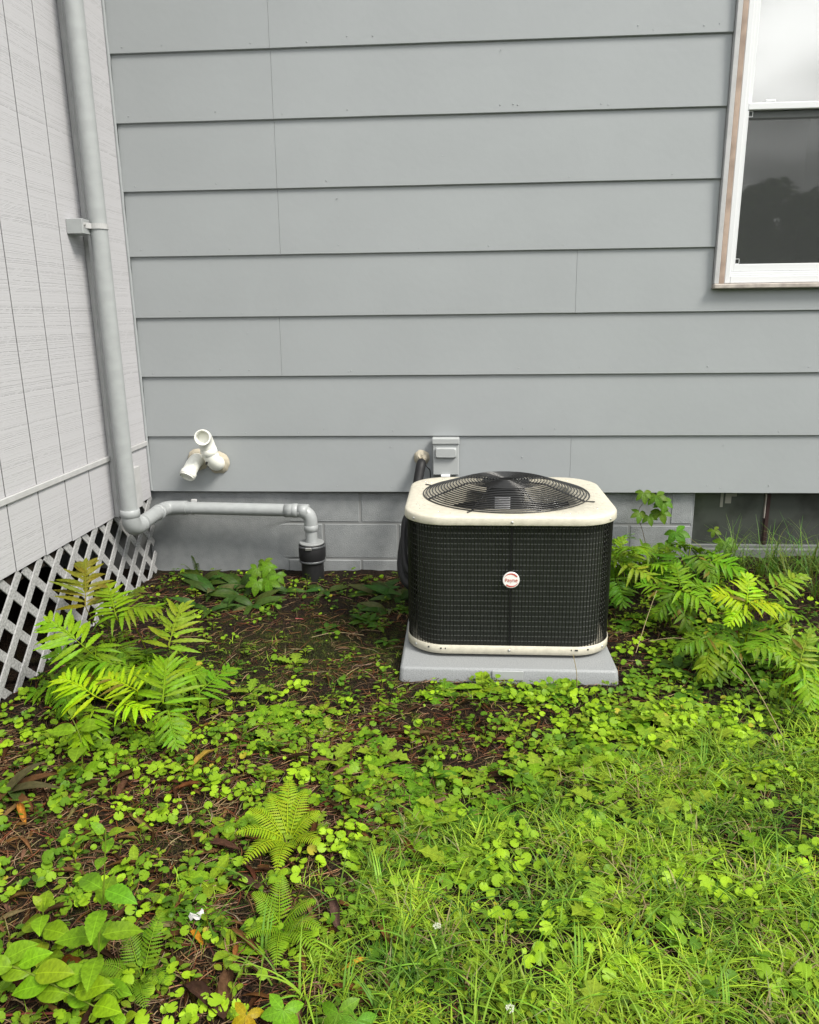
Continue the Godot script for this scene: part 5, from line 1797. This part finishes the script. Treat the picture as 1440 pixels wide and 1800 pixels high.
func build_litter() -> void:
	# straw and dead stalks
	var sticks := []
	for v in 5:
		var st := new_st()
		var b := rnd(-0.25, 0.25)
		var pts := []
		for i in 6:
			var t := i / 5.0 - 0.5
			pts.append(Vector3(b * (t * t) * 1.2, 0.05 * (0.25 - t * t) * 2.0 * R.randf(), t))
		for i in 5:
			var s := Vector3(0.010, 0, 0)
			st.set_smooth_group(0)
			st.set_color(Color.WHITE)
			var w0 := s * (1 - absf(i / 5.0 - 0.5))
			var w1 := s * (1 - absf((i + 1) / 5.0 - 0.5))
			quad(st, pts[i] - w0, pts[i] + w0 , pts[i + 1] + w1, pts[i + 1] - w1)
			quad(st, pts[i] + w0, pts[i] + Vector3(0, 0.012, 0), pts[i + 1] + Vector3(0, 0.012, 0), pts[i + 1] + w1)
		sticks.append(done(st))
	var items := []
	for k in 34000:
		var x := rnd(-1.6, 1.6)
		var z := rnd(0.05, 2.85)
		if blocked(x, z):
			continue
		if R.randf() > litter_at(x, z) * 0.9 + 0.06:
			continue
		var c: Color = [Color(0.115, 0.062, 0.030), Color(0.20, 0.125, 0.06), Color(0.065, 0.032, 0.018), Color(0.28, 0.20, 0.11), Color(0.15, 0.055, 0.022), Color(0.09, 0.05, 0.028)][R.randi() % 6]
		var ln := rnd(0.02, 0.10)
		var wide := rnd(0.7, 1.6)
		var b := Basis(Vector3.UP, R.randfn() * 1.3 + 1.4) * Basis(Vector3.RIGHT, rnd(-.22, .22)) * Basis.from_scale(Vector3(0.13 * wide, 0.11, ln))
		items.append([Transform3D(b, gpt(x, z, rnd(0.001, 0.010))), tint(c, 0.2)])
	scatter("straw_pieces", sticks, mats["straw"], items, stuff("dead_straw", "matted brown straw and dead stalks over the soil at left"))
	# shreds of dead leaf
	var shreds := []
	for v in 4:
		var st := new_st()
		curled(st, 0.05 + 0.012 * v, 0.011 + 0.003 * v, 0.9 + 0.35 * v, Color(1, 1, 1))
		shreds.append(done(st))
	items = []
	for k in 2600:
		var x := rnd(-1.6, 1.5)
		var z := rnd(0.1, 2.8)
		if blocked(x, z) or R.randf() > litter_at(x, z) - 0.25:
			continue
		var c: Color = [Color(0.085, 0.042, 0.018), Color(0.15, 0.075, 0.030), Color(0.05, 0.025, 0.013), Color(0.20, 0.12, 0.06)][R.randi() % 4]
		items.append([Transform3D((Basis(Vector3.UP, rnd(0, TAU)) * Basis(Vector3.RIGHT, rnd(-.3, .3)) * Basis(Vector3.FORWARD, rnd(-.6, .6))).scaled(Vector3.ONE * rnd(0.6, 1.5)), gpt(x, z, 0.003)), tint(c, 0.2)])
	scatter("leaf_shreds", shreds, mats["dry_leaf"], items, stuff("leaf_litter", "shrivelled brown leaf litter on the soil"))
	# single dead leaves large enough to point at
	var dead := [
		[-0.78, 1.80, 0.14, 0.05, -0.55, Color(0.30, 0.20, 0.04), "long yellow-brown dead leaf lying right of the lime-yellow fern"],
		[-0.965, 1.945, 0.12, 0.06, 0.1, Color(0.11, 0.055, 0.035), "dark brown dead leaf near the left edge, pointing down"],
		[-0.78, 1.93, 0.13, 0.05, -1.2, Color(0.13, 0.05, 0.02), "reddish brown dead leaf below the long yellow-brown one"],
		[-0.275, 2.39, 0.13, 0.06, 0.3, Color(0.10, 0.058, 0.05), "crumpled gray-brown dead leaf between the lacy ferns and the lawn"],
		[-0.57, 2.46, 0.06, 0.035, 0.9, Color(0.45, 0.20, 0.02), "small orange dead leaf beside the white paper scrap"],
		[-0.12, 1.62, 0.13, 0.045, -1.4, Color(0.13, 0.08, 0.045), "tan curled dead leaf on the soil in front of the pad's left corner"],
		[-0.42, 2.02, 0.12, 0.03, -1.5, Color(0.13, 0.05, 0.02), "narrow rust-coloured dead leaf left of the largest feathery fern"],
		[-0.21, 2.52, 0.08, 0.03, -1.0, Color(0.42, 0.24, 0.03), "green-orange dead leaf at the lawn's left edge near the bottom"],
		[-0.50, 2.62, 0.16, 0.07, 1.0, Color(0.055, 0.03, 0.022), "large dark rotting leaf at the bottom, left of centre"],
		[-0.80, 2.55, 0.13, 0.05, 1.1, Color(0.20, 0.075, 0.02), "rust-brown dead leaf among the oval leaves at bottom left"],
		[-1.20, 2.06, 0.12, 0.05, 0.7, Color(0.40, 0.17, 0.03), "orange-brown dead leaf at the left edge by the withered lily"],
		[-0.47, 2.50, 0.05, 0.03, 0.1, Color(0.22, 0.09, 0.03), "tiny upright brown leaf left of the small lacy fern"],
		[-0.62, 0.66, 0.12, 0.035, 1.5, Color(0.11, 0.06, 0.03), "thin brown dead leaf on the bare soil below the standpipe"],
		[-0.88, 0.48, 0.09, 0.03, 0.3, Color(0.22, 0.10, 0.03), "withered orange leaf at the foot of the bright creeper"],
		[-0.50, 2.31, 0.14, 0.06, 1.3, Color(0.07, 0.04, 0.03), "dark shredded leaf left of the small lacy fern's base"],
		[-0.46, 2.60, 0.13, 0.09, 0.2, Color(0.11, 0.06, 0.035), "pale frayed brown leaf just below the small lacy fern"],
		[-0.60, 2.18, 0.13, 0.05, 1.45, Color(0.07, 0.035, 0.025), "dark brown dead leaf left of the largest feathery fern's lower fronds"],
	]
	for D in dead:
		var st := new_st()
		curled(st, D[2] * 0.78, D[3] * 0.62, rnd(1.1, 2.0), D[5])
		var o := part("dead_leaf", done(st), mats["dry_leaf"], self, Transform3D(Basis(Vector3.UP, D[4]) * Basis(Vector3.RIGHT, rnd(-.12, .12)), gpt(D[0], D[1], 0.012)))
		tag(o, D[6], "dead leaf", "dead leaves on the ground")
	# withered lily at the left edge
	var t := thing("withered_lily", "withered lily with gray-green and rusty drooping leaves at the left edge", "plant", gpt(-1.30, 1.98))
	for k in 8:
		var st := new_st()
		var ln := rnd(0.12, 0.20)
		var c: Color = [Color(0.07, 0.11, 0.03), Color(0.16, 0.075, 0.035), Color(0.11, 0.10, 0.05)][k % 3]
		leaf(st, Transform3D.IDENTITY, ln, ln * 0.27, c, 0.45, rnd(0.5, 1.0), 0.35, 0, 0.0, 12, 0.2)
		part("leaf", done(st), mats["leaf"], t, Transform3D(look(dir3(rnd(-0.2, 2.6), rnd(0.4, 1.1)), Vector3.UP), Vector3(0, 0, rnd(-.05, .05))))
	# white scrap and a dark chip
	var st := new_st()
	var rows := []
	for i in 6:
		var row := []
		for j in 4:
			row.append(Vector3((i - 2.5) * 0.0085 + rnd(-.002, .002), rnd(0, 0.007) + 0.004 * sin(i * 1.7), (j - 1.5) * 0.009 + rnd(-.002, .002)))
		rows.append(row)
	skin(st, rows, false, -1)
	tag(part("paper_scrap", done(st), mat("paper", lin(0.48, 0.47, 0.45), 0.8, 0.2), self, Transform3D(Basis(Vector3.UP, 0.6).scaled(Vector3(0.8, 1.0, 0.7)), gpt(-0.588, 2.405, 0.016))), "crumpled white paper scrap on brown litter, lower left", "litter")
	# reddish twig at the lower left and a pink stick by the wall
	st = new_st()
	tube(st, smooth_path([Vector3(-0.11, 0.004, 0.02), Vector3(0, 0.010, 0), Vector3(0.10, 0.004, -0.012)], 5), 0.0024, 6)
	tag(part("twig", done(st), mat("red_twig", lin(0.12, 0.028, 0.018), 0.6, 0.3), self, at(-0.86, height(-0.86, 2.665) + 0.01, 2.665)), "dark red twig lying at the bottom left corner", "twig")
	st = new_st()
	tube(st, [Vector3(-0.02, 0.006, -0.006), Vector3(0.02, 0.010, 0.012)], 0.0018, 6)
	tag(part("pink_stick", done(st), mat("pink", lin(0.5, 0.12, 0.12), 0.5, 0.4), self, at(-0.715, height(-0.715, 0.648), 0.648)), "tiny pink stick on the bare soil in front of the standpipe", "stick")
	# long pale dead stems arching through the growth
	var stems := [
		["pale dead stem leaning through ferns right of the unit", [Vector3(0.70, 0.03, 1.0), Vector3(0.76, 0.14, 0.9), Vector3(0.80, 0.24, 0.86)]],
		["long pale dead stem crossing low in front of the dark fern", [Vector3(0.74, 0.09, 1.02), Vector3(0.88, 0.12, 1.08), Vector3(1.02, 0.05, 1.3)]],
		["pale grass stem rising in front of the pad", [Vector3(0.43, 0.0, 1.28), Vector3(0.425, 0.08, 1.285), Vector3(0.41, 0.15, 1.28)]],
		["pale stem lying on the bare soil before the wall", [Vector3(-0.62, 0.012, 0.86), Vector3(-0.52, 0.018, 0.82), Vector3(-0.40, 0.012, 0.83)]],
		["straw-coloured stem leaning over the weeds at right", [Vector3(1.02, 0.03, 1.62), Vector3(0.99, 0.12, 1.42), Vector3(0.96, 0.18, 1.25)]],
	]
	for S in stems:
		st = new_st()
		tube(st, smooth_path(S[1], 6), 0.0014, 5)
		tag(part("dry_stalk", done(st), mat("pale_stem", lin(0.30, 0.24, 0.13), 0.7, 0.3), self), S[0], "stem", "dead stems")

# ---- woods across the yard, behind the viewer: seen in the window glass
func build_treeline() -> void:
	var meshes := []
	for v in 2:
		var st := new_st()
		for k in 2400:
			var a := rnd(0, TAU)
			var y := rnd(0.12, 1.0)
			var rmax := 0.30 * (1.08 - y) + 0.04 if v == 0 else 0.24 * sqrt(maxf(0.02, 1.0 - pow((y - 0.58) / 0.46, 2)))
			var r := rmax * sqrt(R.randf()) * (1 + 0.35 * N1.get_noise_2d(a * 200, y * 900))
			var p := Vector3(cos(a) * r, y, sin(a) * r)
			var s := rnd(0.010, 0.03)
			var u := dir3(rnd(0, TAU), rnd(-.6, .6)) * s
			var w := dir3(rnd(0, TAU), rnd(-1.2, 1.2)) * s
			st.set_color(tint(Color(1, 1, 1), 0.3))
			quad(st, p - u, p + w, p + u, p - w)
		st.set_color(Color(1.2, 0.6, 0.5))
		tube(st, [Vector3(0, -0.02, 0), Vector3(0, 0.5, 0), Vector3(0, 0.9, 0)], [0.025, 0.018, 0.006], 6)
		meshes.append(done(st))
	var items := []
	for k in 96:
		var x := -30.0 + k * 0.72 + rnd(-.6, .6)
		var h := rnd(4.6, 6.6) + 1.5 * N1.get_noise_1d(x * 25)
		items.append([Transform3D(Basis(Vector3.UP, rnd(0, TAU)).scaled(Vector3(h * rnd(.85, 1.1), h, h)), Vector3(x, -0.1, 27.0 + rnd(-2, 3))), Color(0.035, 0.06, 0.016).lerp(Color(0.06, 0.09, 0.02), R.randf())])
	scatter("distant_trees", meshes, mats["straw"], items, stuff("far_woods", "dark treeline across the yard, mirrored in the window"))
